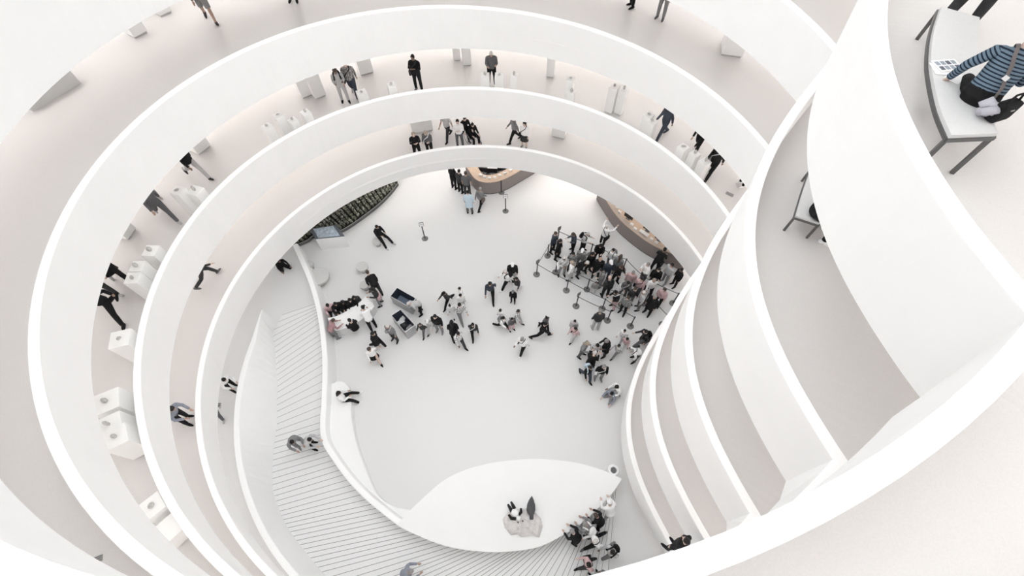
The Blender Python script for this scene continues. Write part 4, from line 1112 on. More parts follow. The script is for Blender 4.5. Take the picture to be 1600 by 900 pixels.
# how placed, px, py, level, facing, pose, height, hair, top, bottom, shoes, extras, label, group
PE = [
# --- around the white table and stools
('h', 573, 423.5, 'g', 125, 'bend', 1.80, 'b', 'K', 'D', 'K', '', 'person in a black jacket bending forward by the two small round stools', LF),
('h', 578, 452, 'g', 200, 'look', 1.62, 'kl', 'D', 'G', 'K', 'tieP', 'person in dark top with a pink jacket tied around the waist', LF),
('h', 511.5, 477, 'g', 300, 'sit', 1.6, 'k', 'P', 'K', 'K', '', 'person in a pink top sitting behind the white table next to the stair wall', LF),
('h', 523.5, 474.5, 'g', 310, 'sit', 1.65, 'k', 'K', 'K', 'K', '', 'black haired person in black sitting behind the white table, second from the wall', LF),
('h', 535, 472, 'g', 300, 'sit', 1.6, 'km', 'K', 'K', 'K', '', 'person in black sitting behind the middle of the white table', LF),
('h', 546, 468.5, 'g', 300, 'sit', 1.68, 'k', 'K', 'K', 'K', '', 'person in black sitting behind the white table, second from its far end', LF),
('h', 552.5, 464.5, 'g', 300, 'sit', 1.6, 'k', 'D', 'G', 'K', '', 'person in charcoal behind the far end of the white table', LF),
('h', 545, 499, 'g', 140, 'sit', 1.7, 'k', 'K', 'M', 'K', '', 'person in a black top sitting on the lobby side of the white table', LF),
('h', 566, 478.5, 'g', 120, 'lean', 1.72, 'k', 'W', 'K', 'K', '', 'person in a white shirt and black trousers leaning over the white table', LF),
('h', 521, 499, 'g', 40, 'lean', 1.6, 'b', 'R', 'G', 'G', '', 'person in a dull red top and grey trousers at the table end', LF),
('h', 637, 474, 'g', 215, 'bend', 1.66, 'w', 'L', 'K', 'K', '', 'person in a light grey shirt bending over the open bins', LF),
('h', 582.5, 520.5, 'g', 340, 'walk', 1.70, 'kl', 'coatK', 'K', 'W', '', 'long haired person in a black coat and white shoes left of the open bins', LF),
('h', 604.5, 509, 'g', 250, 'stand', 1.72, 'w', 'G', 'D', 'D', 'bagL', 'white haired person in a grey top just left of the nearer bin', LF),
('h', 576.5, 545.5, 'g', 300, 'walk', 1.64, 'bm', 'W', 'skirtK', 'K', '', 'person in a white top and black skirt alone below the open bins', LF),
# --- middle of the lobby
('h', 656, 506.5, 'g', 250, 'walk', 1.25, 'b', 'D', 'M', 'K', '', 'child in a charcoal top right of the nearer bin', LF),
('h', 667.5, 501, 'g', 260, 'walk2', 1.35, 'cW', 'L', 'L', 'K', '', 'child in a white cap and pale clothes right of the bins', LF),
('h', 679, 494, 'g', 260, 'stand', 1.78, 'k', 'K', 'G', 'G', '', 'broad person in a black jacket and grey jeans right of the bins', LF),
('h', 693, 457.5, 'g', 230, 'stride', 1.45, 'cK', 'D', 'K', 'K', '', 'child in a dark cap and jacket striding toward the open bins', LF),
('h', 717.5, 450, 'g', 190, 'stand', 1.30, 'k', 'W', 'W', 'W', '', 'child in white at the top of the central group', LF),
('h', 719.5, 461, 'g', 300, 'stand', 1.35, 'km', 'W', 'L', 'K', '', 'black haired child in white just above the striped adult', LF),
('h', 702.5, 477.5, 'g', 280, 'walk', 1.20, 'kb', 'W', 'W', 'K', '', 'small child in white with a bun beside the striped adult', LF),
('h', 718, 476, 'g', 300, 'walk2', 1.75, 'k', 'Z', 'G', 'G', '', 'adult in a bold black and white top in the central group', LF),
('h', 706, 503, 'g', 100, 'stand', 1.68, 'kl', 'coatK', 'K', 'K', '', 'long haired person in a wide black coat below the striped adult', LF),
('h', 715, 519, 'g', 310, 'walk', 1.66, 'k', 'Z', 'D', 'K', '', 'person in a patterned top and dark trousers at the bottom of the central group', LF),
('h', 738.5, 507, 'g', 280, 'walk2', 1.50, 'k', 'D', 'K', 'K', 'bagW', 'person in black with a white cross strap right of the wide black coat', LF),
('h', 765.5, 443, 'g', 270, 'stride', 1.70, 'kl', 'N', 'K', 'K', 'tieW', 'long haired person in a dark top with a white jacket tied at the waist', LF),
('h', 781.5, 486, 'g', 230, 'stand', 1.30, 'k', 'W', 'L', 'K', '', 'child in white leading the short file in the middle', LF),
('h', 787, 494.5, 'g', 330, 'stride', 1.40, 'km', 'W', 'K', 'W', 'bpG', 'child in white with a grey backpack striding to the right', LF),
('h', 800.5, 498, 'g', 300, 'stand', 1.30, 'k', 'M', 'P', 'K', '', 'child in a grey top and pink trousers beside the grey backpack', LF),
('h', 810.5, 485.5, 'g', 320, 'walk', 1.40, 'kl', 'Z', 'L', 'K', '', 'child with long black hair and a patterned top, rightmost of the file', LF),
('h', 800.5, 412.5, 'g', 270, 'stand', 1.72, 'cW', 'K', 'shortsL', 'W', '', 'person in a white cap, black shirt and pale shorts in the middle of the lobby', LF),
('h', 789, 422.5, 'g', 200, 'walk', 1.74, 'w', 'W', 'K', 'W', 'bpK', 'person in a white shirt with a black backpack walking in the middle', LF),
('h', 806.5, 435, 'g', 240, 'walk2', 1.45, 'kl', 'D', 'W', 'W', '', 'child with dark hair and white trousers behind the white cap', LF),
('h', 801.5, 455, 'g', 260, 'stand', 1.20, 'cG', 'K', 'K', 'K', '', 'small child in a grey cap and black clothes below the white cap', LF),
('h', 815.5, 529, 'g', 230, 'walk', 1.68, 'g', 'W', 'K', 'W', 'bagK', 'grey haired person in a white shirt with a dark strap, lowest in the middle', LF),
('h', 853, 505.5, 'g', 0, 'stride', 1.60, 'k', 'K', 'K', 'K', '', 'person in black with legs wide apart, running across the middle', LF),
('h', 854.5, 496.5, 'g', 300, 'walk', 1.35, 'kb', 'M', 'K', 'K', '', 'child in a grey top directly behind the running person in black', LF),
('h', 898.5, 503, 'g', 250, 'stand', 1.30, 'k', 'L', 'L', 'K', '', 'child with black hair in pale clothes below the queue', LF),
('h', 898.5, 511.5, 'g', 220, 'walk', 1.35, 'km', 'P', 'L', 'K', 'bagK', 'child in a pink top and pale trousers below the queue', LF),
# --- lower right of the lobby
('h', 938.5, 484.5, 'g', 95, 'stand', 1.80, 'g', 'D', 'L', 'L', '', 'broad short haired person in a charcoal jacket and pale trousers facing the queue', LF),
('h', 947, 532.5, 'g', 200, 'look', 1.74, 'g', 'coatK', 'D', 'K', '', 'tall person in a black coat, right side of the tight dark group', LF),
('h', 930, 551, 'g', 60, 'look', 1.70, 'w', 'coatK', 'D', 'K', '', 'pale haired person in a black coat, near side of the tight dark group', LF),
('h', 920.5, 537, 'g', 330, 'look', 1.66, 'ym', 'G', 'M', 'K', '', 'fair haired person in grey, left side of the tight dark group', LF),
('h', 934, 540, 'g', 280, 'look', 1.68, 'k', 'Z', 'K', 'K', '', 'person in a black and white top in the middle of the tight dark group', LF),
('h', 967, 539.5, 'g', 210, 'walk', 1.35, 'k', 'Z', 'G', 'K', '', 'child with black hair reaching toward the adult in a white jacket', LF),
('h', 986.5, 547.5, 'g', 200, 'bend', 1.70, 'g', 'W', 'D', 'K', 'bagD', 'grey haired person in a white jacket with a dark bag, bending to a child', LF),
('h', 976.5, 517.5, 'g', 230, 'walk', 1.30, 'k', 'W', 'L', 'K', '', 'black haired child in white, upper of two below the last barrier', LF),
('h', 980, 528.5, 'g', 250, 'walk2', 1.25, 'km', 'P', 'W', 'K', '', 'small child in pink and white, lower of two below the last barrier', LF),
('h', 1010, 518, 'g', 185, 'stride', 1.72, 'k', 'coatD', 'M', 'K', 'bpK', 'person in a dark coat and jeans taking a long step near the parapet', LF),
('h', 1022.5, 529.5, 'g', 200, 'walk', 1.66, 'k', 'D', 'K', 'K', '', 'person in dark clothes half hidden by the overlook parapet', LF),
('h', 924, 572.5, 'g', 290, 'walk', 1.64, 'k', 'K', 'N', 'K', 'bpB', 'person in black with a pale blue backpack', LF),
('h', 944.5, 572.5, 'g', 270, 'stand', 1.76, 'g', 'K', 'G', 'G', 'bagW', 'grey haired person in a black jacket with a white strap', LF),
('h', 955.5, 615, 'g', 225, 'floor', 1.62, 'k', 'U', 'G', 'K', '', 'person in grey blue sitting on the lobby floor with spread feet', LF),
('h', 963, 604, 'g', 200, 'kneel', 1.68, 'k', 'W', 'L', 'M', '', 'person in a white shirt kneeling on the lobby floor by the parapet', LF),
# --- the queue
('h', 869.5, 364.5, 'g', 330, 'stand', 1.74, 'b', 'N', 'K', 'K', '', 'person in a slate jacket at the far left end of the queue', LQ),
('h', 876, 374.5, 'g', 330, 'stand', 1.72, 'km', 'coatK', 'K', 'K', '', 'person in a long black coat second at the left end of the queue', LQ),
('h', 894.5, 365.5, 'g', 200, 'look', 1.66, 'bl', 'N', 'K', 'K', '', 'long brown haired person in dark slate looking down near the far belt', LQ),
('h', 920.5, 364.5, 'g', 330, 'look', 1.74, 'w', 'L', 'K', 'K', 'bpK', 'pale haired person in a grey shirt with a black backpack by the far belt', LQ),
('h', 938.5, 384, 'g', 250, 'look', 1.68, 'kl', 'K', 'K', 'K', '', 'long black haired person in black behind the middle of the far belt', LQ),
('h', 958, 390, 'g', 220, 'stand', 1.66, 'k', 'W', 'M', 'K', 'bpG', 'black haired person in a white top with a grey pack', LQ),
('h', 970.5, 401.5, 'g', 60, 'stand', 1.66, 'bl', 'G', 'M', 'K', '', 'long brown haired person in grey beside the far belt', LQ),
('h', 876.5, 400, 'g', 280, 'fold', 1.70, 'w', 'L', 'G', 'K', 'bagW', 'person in light grey with a white strap near the left end of the queue', LQ),
('h', 900.5, 399, 'g', 270, 'stand', 1.60, 'k', 'F', 'M', 'K', '', 'black haired person in a flecked top in the left half of the queue', LQ),
('h', 913, 393.5, 'g', 250, 'stand', 1.66, 'cW', 'F', 'G', 'K', '', 'person in a white cap and flecked shirt in the left half of the queue', LQ),
('h', 898, 405, 'g', 160, 'stand', 1.64, 'yl', 'W', 'L', 'K', '', 'fair long haired person in a white shirt in the left half of the queue', LQ),
('h', 913, 410, 'g', 320, 'lean', 1.72, 'w', 'K', 'D', 'K', '', 'white haired person in a black jacket stooping in the queue', LQ),
('h', 926, 396.5, 'g', 300, 'stand', 1.74, 'k', 'coatK', 'K', 'K', '', 'black haired person in a black coat in the centre of the queue', LQ),
('h', 934, 401, 'g', 260, 'stand', 1.82, '0', 'coatK', 'K', 'K', '', 'bald person in a broad black coat in the centre of the queue', LQ),
('h', 956, 409.5, 'g', 280, 'stand', 1.80, 'cW', 'N', 'N', 'K', '', 'person in a round white cap and slate blue jacket', LQ),
('h', 971, 414, 'g', 290, 'look', 1.74, 'b', 'K', 'K', 'K', '', 'brown haired person in black right of the slate blue jacket', LQ),
('h', 953.5, 432, 'g', 100, 'stand', 1.78, '0', 'D', 'K', 'K', 'bpK', 'bald person with a big black backpack in front of the slate blue jacket', LQ),
('h', 940, 421, 'g', 200, 'look', 1.64, 'k', 'F', 'G', 'K', '', 'person in a flecked jacket left of the big black backpack', LQ),
('h', 929, 440, 'g', 260, 'stand', 1.15, 'b', 'G', 'L', 'W', '', 'small child in grey left of the big black backpack', LQ),
('h', 990, 425, 'g', 250, 'stand', 1.68, 'g', 'P', 'L', 'K', '', 'grey haired person in a pale pink top in the right half of the queue', LQ),
('h', 1003.5, 435.5, 'g', 240, 'stand', 1.64, 'k', 'P', 'M', 'K', 'bagK', 'black haired person in a pink top in the right half of the queue', LQ),
('h', 1013, 416, 'g', 200, 'fold', 1.72, 'g', 'W', 'M', 'K', '', 'grey haired person in a white jacket at the far right of the far belt', LQ),
('h', 1030, 420.5, 'g', 250, 'stand', 1.74, 'k', 'K', 'D', 'K', '', 'black haired person in a black jacket right of the white jacket', LQ),
('h', 1023, 437.5, 'g', 260, 'walk', 1.66, 'yl', 'W', 'K', 'K', '', 'fair haired person in a white jacket and black trousers, right half of the queue', LQ),
('h', 1051.5, 414, 'g', 210, 'stand', 1.74, 'k', 'L', 'G', 'G', '', 'black haired person in a pale coat beyond the last belt', LQ),
('h', 983, 443, 'g', 270, 'look', 1.62, 'k', 'M', 'M', 'K', 'bagW', 'black haired person in grey with a white strap, middle right of the queue', LQ),
('h', 1038.5, 452, 'g', 230, 'stand', 1.66, 'bm', 'P', 'K', 'K', '', 'person in a pink jacket nearest the right end of the queue', LQ),
('h', 1023, 462.5, 'g', 225, 'stand', 1.82, 'g', 'coatK', 'K', 'K', '', 'grey haired person in black at the near right edge of the queue', LQ),
('h', 1004, 455, 'g', 180, 'stand', 1.68, 'w', 'L', 'M', 'K', '', 'white haired person in a pale grey jacket, near right of the queue', LQ),
('h', 962, 456.5, 'g', 200, 'look', 1.72, 'k', 'K', 'P', 'K', 'bagW', 'black haired person in a black jacket with a round white bag', LQ),
('h', 981.5, 465, 'g', 230, 'stand', 1.68, 'b', 'F', 'K', 'K', '', 'person in a dark flecked jacket at the front belt', LQ),
('h', 993, 452, 'g', 280, 'stand', 1.60, 'b', 'D', 'M', 'K', '', 'brown haired person in charcoal, inside the right half of the queue', LQ),
# --- desks
('h', 949, 352.5, 'g', 45, 'arms', 1.66, 'w', 'W', 'K', 'W', 'bagK', 'white haired person in white and black holding up papers at the ticket desk', LF),
('h', 1040, 388, 'g', 50, 'lean', 1.76, 'k', 'K', 'K', 'K', 'bagK', 'person in black standing against the right end of the ticket desk', LF),
('h', 1063.5, 420.5, 'g', 200, 'stand', 1.60, 'k', 'K', 'K', 'K', '', 'person in black at the edge of the ramp shade beyond the queue', LF),
('f', 711, 295, 'g', 60, 'stand', 1.78, 'k', 'K', 'K', 'K', '', 'person in black, left of a pair at the round information desk', LF),
('f', 719.5, 300, 'g', 60, 'stand', 1.72, 'k', 'D', 'K', 'K', '', 'person in charcoal, right of a pair at the round information desk', LF),
('f', 730.5, 306, 'g', 85, 'stand', 1.85, 'b', 'teeM', 'D', 'K', '', 'tall person in a grey tee shirt facing the round information desk', LF),
('f', 734.5, 333, 'g', 90, 'stand', 1.74, 'k', 'coatB', 'M', 'K', '', 'person in a pale blue coat waiting behind the tall grey tee shirt', LF),
('f', 750.5, 326, 'g', 60, 'walk', 1.62, 'g', 'G', 'K', 'K', 'bagT', 'person in grey with a brown bag beside the pale blue coat', LF),
# --- sitting, ramp start, stairs, platform
('h', 588.8, 353.5, 'g', 325, 'lounge', 1.74, 'k', 'K', 'K', 'L', '', 'man in black sitting alone on a stool with stretched legs', LF),
('h', 435.5, 407, 'g', 320, 'floor', 1.64, 'k', 'K', 'K', 'W', '', 'person in black sitting on the floor where the ramp starts', LR_),
('h', 456.5, 691, 'g', 320, 'lean', 1.74, 'k', 'G', 'G', 'G', '', 'person in a grey sweater on the wide treads, left of two', LF),
('h', 484.5, 686.5, 'g', 350, 'lean', 1.70, 'k', 'L', 'K', 'K', '', 'person in a pale jacket leaning over the stair wall, right of two', LF),
('h', 529.5, 613, 'ledge', 20, 'lounge', 1.66, 'kl', 'W', 'K', 'W', '', 'person in white with long black hair sitting on the ledge', LF),
('h', 643, 892, 'g', 20, 'lean', 1.76, 'g', 'U', 'M', 'M', '', 'person in a grey blue jacket on the treads at the bottom edge', LF),
('h', 948, 787, 'st', 110, 'lean', 1.72, 'cW', 'W', 'L', 'W', '', 'person in a white sweatshirt leaning on the platform near its tip', LF),
('h', 933, 801, 'st', 140, 'lean', 1.66, 'b', 'K', 'K', 'K', '', 'person in black leaning on the platform beside the white sweatshirt', LF),
('h', 915, 815, 'st', 140, 'lean', 1.72, 'g', 'G', 'M', 'K', 'bpW', 'person in a grey jacket with a white pack leaning on the platform', LF),
('h', 893, 829, 'st', 140, 'lean', 1.66, 'g', 'coatK', 'K', 'K', '', 'person in a black coat leaning on the platform, left of the grey jacket', LF),
('h', 930, 846, 'g', 200, 'stride', 1.70, 'w', 'W', 'K', 'M', 'bagK', 'person in a white sweater and black trousers crossing the treads', LF),
('h', 957, 863, 'g', 210, 'walk', 1.76, 'k', 'L', 'G', 'W', 'bpK', 'person with a round black backpack at the edge of the treads', LF),
('h', 921, 884, 'g', 190, 'walk', 1.66, 'k', 'P', 'D', 'K', 'bagK', 'person in pink and black near the bottom edge of the treads', LF),
('h', 937, 895, 'g', 120, 'stand', 1.70, 'g', 'G', 'D', 'K', '', 'grey haired person cut by the bottom edge beside the pink and black one', LF),
# --- ramps
('h', 1073, 844, 0, 130, 'stand', 1.70, 'k', 'K', 'K', 'K', '', 'person in black squeezed in the corner of the lower overlook', LR_),
('h', 645.5, 208.5, 0, 290, 'fold', 1.68, 'yl', 'K', 'K', 'K', '', 'long haired person in black at the second parapet, left of two', LR_),
('h', 664, 207, 0, 260, 'look', 1.68, 'yl', 'M', 'K', 'K', 'bagW', 'fair long haired person in charcoal at the second parapet, right of two', LR_),
('f', 702, 216, 0, 240, 'walk', 1.74, 'g', 'teeL', 'D', 'K', '', 'person in a grey shirt and dark trousers walking on the first ramp', LR_),
('f', 722, 226, 0, 270, 'fold', 1.74, 'k', 'W', 'M', 'K', '', 'person in a white shirt and grey jeans standing on the first ramp', LR_),
('h', 723.5, 187, 0, 300, 'push', 1.66, 'k', 'K', 'K', 'K', '', 'black haired person pushing the wheelchair', LR_),
('h', 738.5, 194, 0, 305, 'sit', 1.62, 'k', 'K', 'K', 'P', '', 'person in black sitting in the wheelchair', LR_),
('f', 805, 221, 0, 200, 'walk', 1.70, 'g', 'G', 'K', 'K', '', 'person in grey and black behind the white jacket on the first ramp', LR_),
('f', 819, 230, 0, 250, 'stand', 1.66, 'kl', 'W', 'skirtD', 'G', 'bagK', 'long haired person in a white jacket and dark skirt on the first ramp', LR_),
('f', 326, 440, 0, 50, 'stride', 1.74, 'k', 'D', 'D', 'M', '', 'person in charcoal stepping out from under the second parapet at the left', LR_),
('h', 268.5, 638, 0, 355, 'lean', 1.74, 'k', 'U', 'K', 'K', '', 'black haired person in grey blue leaning on the lowest parapet at the left', LR_),
('h', 350, 593, -1, 340, 'lean', 1.70, 'k', 'W', 'K', 'K', '', 'person in a white shirt leaning on the wall of the entry ramp', LR_),
('f', 348, 645, -1, 280, 'walk', 1.68, 'k', 'G', 'M', 'L', '', 'person in grey walking on the entry ramp, mostly hidden by the lowest parapet', LR_),
('h', 527.5, 108, 1, 290, 'look', 1.66, 'bl', 'L', 'L', 'K', 'bpK', 'long haired person with a black backpack on the upper left ramp', LR_),
('f', 552, 152, 1, 280, 'walk', 1.80, 'b', 'F', 'N', 'L', 'bagK', 'striding man in a plaid shirt with a dark strap', LR_),
('h', 644, 87.5, 1, 260, 'fold', 1.72, 'k', 'K', 'K', 'M', 'bagD', 'short haired person all in black with folded arms on the upper ramp', LR_),
('f', 769, 133.5, 1, 275, 'look', 1.76, 'w', 'M', 'K', 'W', '', 'man in a grey sweater and black trousers looking down at a plinth', LR_),
('f', 1033.5, 214, 1, 210, 'walk', 1.76, 'b', 'N', 'N', 'N', '', 'person in navy whose upper body is cut off by the parapet at the right', LR_),
('f', 1086, 236, 1, 230, 'walk', 1.74, 'k', 'K', 'K', 'K', '', 'person in black behind two plinths at the right, left of a pair', LR_),
('f', 1107, 275, 1, 220, 'walk', 1.80, 'k', 'K', 'K', 'K', 'bagL', 'person in black at the right with both feet showing, right of a pair', LR_),
('f', 1157.5, 289, 1, 200, 'stand', 1.60, 'b', 'W', 'K', 'W', '', 'person at the far right end of the third ramp, almost wholly hidden', LR_),
('f', 311, 276, 1, 330, 'stride', 1.70, 'kl', 'K', 'L', 'D', '', 'striding woman in a black shirt and pale trousers at the left', LR_),
('f', 263.5, 340, 1, 320, 'stride', 1.74, 'b', 'M', 'M', 'L', '', 'person in a dark grey coat striding at the left', LR_),
('f', 244, 311, 1, 320, 'stand', 1.60, 'g', 'L', 'L', 'L', '', 'person in pale clothes just left of the striding dark grey coat', LR_),
('f', 191, 438, 1, 330, 'walk', 1.74, 'k', 'coatK', 'K', 'L', '', 'person in a black coat beside the lowest stepping plinth at the left', LR_),
('f', 170, 461, 1, 340, 'walk', 1.66, 'k', 'D', 'D', 'L', '', 'person in charcoal just below the black coat at the left', LR_),
('f', 192, 488, 1, 285, 'stride', 1.80, 'k', 'K', 'K', 'K', '', 'person in black trousers with legs apart at the far left', LR_),
('f', 331, 32, 2, 300, 'walk', 1.74, 'b', 'M', 'shortsG', 'D', '', 'person in grey shorts on the top left ramp', LR_),
('f', 459, 2, 2, 280, 'stand', 1.70, 'k', 'K', 'K', 'K', '', 'person at the very top edge of whom only a black shoe shows', LR_),
('f', 986.5, 10.5, 2, 200, 'stand', 1.72, 'k', 'K', 'K', 'K', '', 'person in black trousers cut by the top edge, left of two', LR_),
('f', 1031, 29, 2, 240, 'stand', 1.72, 'b', 'G', 'G', 'M', '', 'person in grey trousers cut by the top edge, right of two', LR_),
('p', 1277, 329, 3, -25, 'sit', 1.74, 'k', 'K', 'K', 'W', '', 'person in black on the lower bench, almost hidden by the parapet', LR_),
('f', 1490, 40, 4, 262, 'apart', 1.80, 'k', 'K', 'D', 'K', '', 'person in black trousers standing behind the far end of the upper bench', LR_),
]
BENCHW = ('p', 1533, 149, 4, 50, 'bench', 1.56, 'w', 'cropS', 'highK', 'K', '', 'woman in a blue striped sweater sitting on the upper bench with a cross strap', LR_)
def split(code):
    for k in ('crop', 'high', 'coat', 'tee', 'skirt', 'shorts'):
        if code.startswith(k): return k, code[len(k):]
    return 'plain', code
ALLP = PE + [BENCHW]
for q in ALLP:
    ps = q[5]
    tk, bk = split(q[8])[0], split(q[9])[0]
    for part in ('body', 'top.' + tk, 'bot.' + bk, 'shoeL', 'shoeR'): ensure(ps, part)
    if q[7].startswith('c'): ensure(ps, 'cap'); ensure(ps, 'hair.short')
    elif q[7] != '0': ensure(ps, 'hair.' + HAIRK[q[7]][1])
    if q[11].startswith('bp'): ensure(ps, 'pack')
    if q[11].startswith('bag'): ensure(ps, 'bag')
ensure('bench', 'slv.L'); ensure('bench', 'slv.R')
bpy.context.view_layer.update()
dg = bpy.context.evaluated_depsgraph_get()
for key, o in _tmp:
    me = bpy.data.meshes.new_from_object(o.evaluated_get(dg), depsgraph=dg)
    me.materials.clear(); me.materials.append(None)
    me.polygons.foreach_set('use_smooth', [True] * len(me.polygons))
    PM[key] = me
for key, o in _tmp:
    me = o.data; bpy.data.objects.remove(o); bpy.data.meshes.remove(me)
def partobj(name, me, m, parent=None):
    o = link(name, me, parent)
    o.material_slots[0].link = 'OBJECT'
    o.material_slots[0].material = m
    return o
EYEM = mat('eye dark', (0.02, 0.02, 0.02), 0.3)
bm = bmesh.new(); ell(bm, Vector(), (0.011, 0.008, 0.008), None, 8); EYE = bpy.data.meshes.new('eye'); bm.to_mesh(EYE); bm.free(); EYE.materials.append(EYEM)
rp = random.Random(21)
PUSH = {}
def locate(q):
    how, px, py, lev, face, ps, H = q[:7]
    J = SK[ps]; s = H / 1.70
    R = Matrix.Rotation(radians(face - 90), 3, 'Z')
    ref = {'h': J['top'] - J['Rh'] @ Vector((0, 0, .05)), 'f': (J['ankL'] + J['ankR']) / 2, 'p': J['pel']}[how]
    ref = R @ (ref * s)
    if how == 'f': ref.z = 0.0
    fz = {'g': 0.0, 'st': 0.014, 'ledge': 0.0}.get(lev)
    z = fz if fz is not None else z0floor(px, lev)
    for _ in range(40):
        p = at(px, py, z + ref.z) - ref
        if fz is None: z = 0.5 * (z + zfloor(lev, p.x, p.y))
    p.z = z
    if lev == 'g' and (px < 520 or 600 < py) and not (px > 600 and py < 780): p.z = 0.014
    if ps == 'lean' and isinstance(lev, int):     # keep the body on the ramp side of its parapet
        d = Vector((p.x - CX, p.y - CY)); rmin = rad(lev, math.degrees(atan2(d.y, d.x)) % 360) + 0.5
        if d.length < rmin and py < 800: d = d.normalized() * rmin; p.x, p.y = CX + d.x, CY + d.y
    return p
SIT = ('sit', 'lounge', 'floor', 'kneel', 'bench')
LOC = [locate(q) for q in PE]
ORG = [p.copy() for p in LOC]
POSTP = [at(px, py, 0.03) for px, py in PST]
for it in range(60):
    for i, a in enumerate(PE):
        if a[5] in SIT: continue
        for j in range(i):
            if PE[j][3] != a[3] or abs(LOC[i].z - LOC[j].z) > 0.5: continue
            d = LOC[i] - LOC[j]; d.z = 0
            lim = 0.50 if a[6] > 1.4 and PE[j][6] > 1.4 else 0.38
            if 1e-4 < d.length < lim:
                u = d.normalized() * (lim - d.length) * 0.25
                LOC[i] += u
                if PE[j][5] not in SIT: LOC[j] -= u
        if a[3] == 'g':
            for b in POSTP:
                d = LOC[i] - b; d.z = 0
                if d.length < 0.36: LOC[i] += d.normalized() * (0.36 - d.length) * 0.4
        d = LOC[i] - ORG[i]
        if d.length > 0.20: LOC[i] = ORG[i] + d.normalized() * 0.20
def person(q, sk=None, loc=None):
    how, px, py, lev, face, ps, H, hair, top, bot, sho, ext, label, group = q
    J = SK[ps]; s = H / 1.70
    rz = radians(face - 90)
    R = Matrix.Rotation(rz, 3, 'Z')
    p = (loc if loc is not None else locate(q)).copy()
    body = partobj('person', PM[(ps, 'body')], SKIN[sk if sk is not None else rp.choice([0, 0, 0, 1, 1, 2])])
    body.location = p; body.rotation_euler = (0, 0, rz); body.scale = (s, s, s)
    tag(body, label, 'person', group)
    tk, tc = split(top); bk, bc = split(bot)
    partobj({'coat': 'coat', 'tee': 'shirt'}.get(tk, 'top'), PM[(ps, 'top.' + tk)], CM[tc], body)
    partobj({'skirt': 'skirt', 'shorts': 'shorts'}.get(bk, 'trousers'), PM[(ps, 'bot.' + bk)], CM[bc], body)
    partobj('shoe', PM[(ps, 'shoeL')], CM[sho], body); partobj('shoe', PM[(ps, 'shoeR')], CM[sho], body)
    if hair.startswith('c'):
        partobj('hair', PM[(ps, 'hair.short')], HM['b'], body).scale = (1, 1, 1)
        partobj('cap', PM[(ps, 'cap')], CM[hair[1]], body)
    elif hair != '0':
        hc, hk = HAIRK[hair]; partobj('hair', PM[(ps, 'hair.' + hk)], HM[hc], body)
    for sx in (-1, 1):
        e = link('eye', EYE, body); e.location = J['head'] + J['Rh'] @ Vector((sx * .03, .086, .004))
    if ext.startswith('bp'): partobj('backpack', PM[(ps, 'pack')], CM[ext[2]], body)
    if ext.startswith('bag'): partobj('shoulder_bag', PM[(ps, 'bag')], CM[ext[3]], body)
    if ext.startswith('tie'):
        bm = bmesh.new(); add_tube(bm, [J['pel'] + Vector((0, -.02, .08)), J['pel'] + Vector((0, -.03, -.08)), J['pel'] + Vector((0, -.05, -.26))], [0.137, 0.15, 0.145], 18, sx=1.38)
        o = bmobj('tied_jacket', bm, CM[ext[3]], body, True)
    return body, J, s, R, p
for q, l in zip(PE, LOC):
    person(q, None, l)

# wheelchair under the seated person
wp = [o for o in COL.objects if o.get('label') == 'person in black sitting in the wheelchair'][0]
t = empty('wheelchair', wp.location, 'wheelchair with thin grey wheels pushed along the first ramp', 'wheelchair', wp.rotation_euler.z)
GM = mat('wheel grey', (0.25, 0.25, 0.26), 0.5)
def torus(r, w, m, name, c, parent, ax='X'):
    bm = bmesh.new()
    pts = [Vector((0, r * cos(a), r * sin(a))) + Vector(c) for a in [2 * pi * i / 28 for i in range(29)]]
    add_tube(bm, pts, w, 6)
    for i in range(8):
        a = 2 * pi * i / 8
        add_tube(bm, [Vector(c), Vector((0, r * cos(a), r * sin(a))) + Vector(c)], 0.004, 4)
    return bmobj(name, bm, m, parent)
for sx in (-1, 1):
    torus(0.30, 0.016, GM, 'wheel', (sx * 0.30, -0.02, 0.32), t); torus(0.09, 0.016, GM, 'caster', (sx * 0.24, 0.42, 0.11), t)
bm = bmesh.new(); add_box(bm, (0, 0.03, 0.42), (0.44, 0.42, 0.05), 0, 0.01); bmobj('seat', bm, CM['K'], t)
bm = bmesh.new(); add_box(bm, (0, -0.235, 0.62), (0.44, 0.035, 0.48), 0, 0.01); bmobj('backrest', bm, CM['K'], t)
bm = bmesh.new()
for sx in (-1, 1):
    add_tube(bm, [(sx * .235, -.36, .93), (sx * .235, -.25, .92), (sx * .235, -.25, .40), (sx * .235, .30, .40), (sx * .235, .45, .08), (sx * .20, .58, .06)], 0.014, 6)
bmobj('frame', bm, GM, t)

# ---- the woman on the upper bench, close to the camera
body, J, s, R, p = person(BENCHW, 0)
topo = [c for c in body.children if c.name.startswith('top')][0]
def stripes(me, chain):
    """Lay the knit stripes across a garment: u runs along the chain of joints."""
    uv = me.uv_layers.new(name='along')
    co = np.empty(len(me.vertices) * 3, np.float32); me.vertices.foreach_get('co', co); co = co.reshape(-1, 3)
    val = np.zeros(len(co)); wsum = np.zeros(len(co)); t0 = 1.0
    for a, b in zip(chain, chain[1:]):
        a, b = np.array(a), np.array(b); d = b - a; L = np.linalg.norm(d); d /= L
        tt = (co - a) @ d; dist = np.linalg.norm(co - (a + np.outer(np.clip(tt, 0, L), d)), axis=1)
        w = 1.0 / (dist + 0.01) ** 6; val += w * (tt + t0); wsum += w; t0 += L
    val /= wsum
    li = np.empty(len(me.loops), np.int32); me.loops.foreach_get('vertex_index', li)
    uvs = np.zeros((len(li), 2), np.float32); uvs[:, 0] = val[li]
    uv.data.foreach_set('uv', uvs.ravel())
stripes(topo.data, [J['pel'] - Vector((0, 0, .1)), J['neck']])
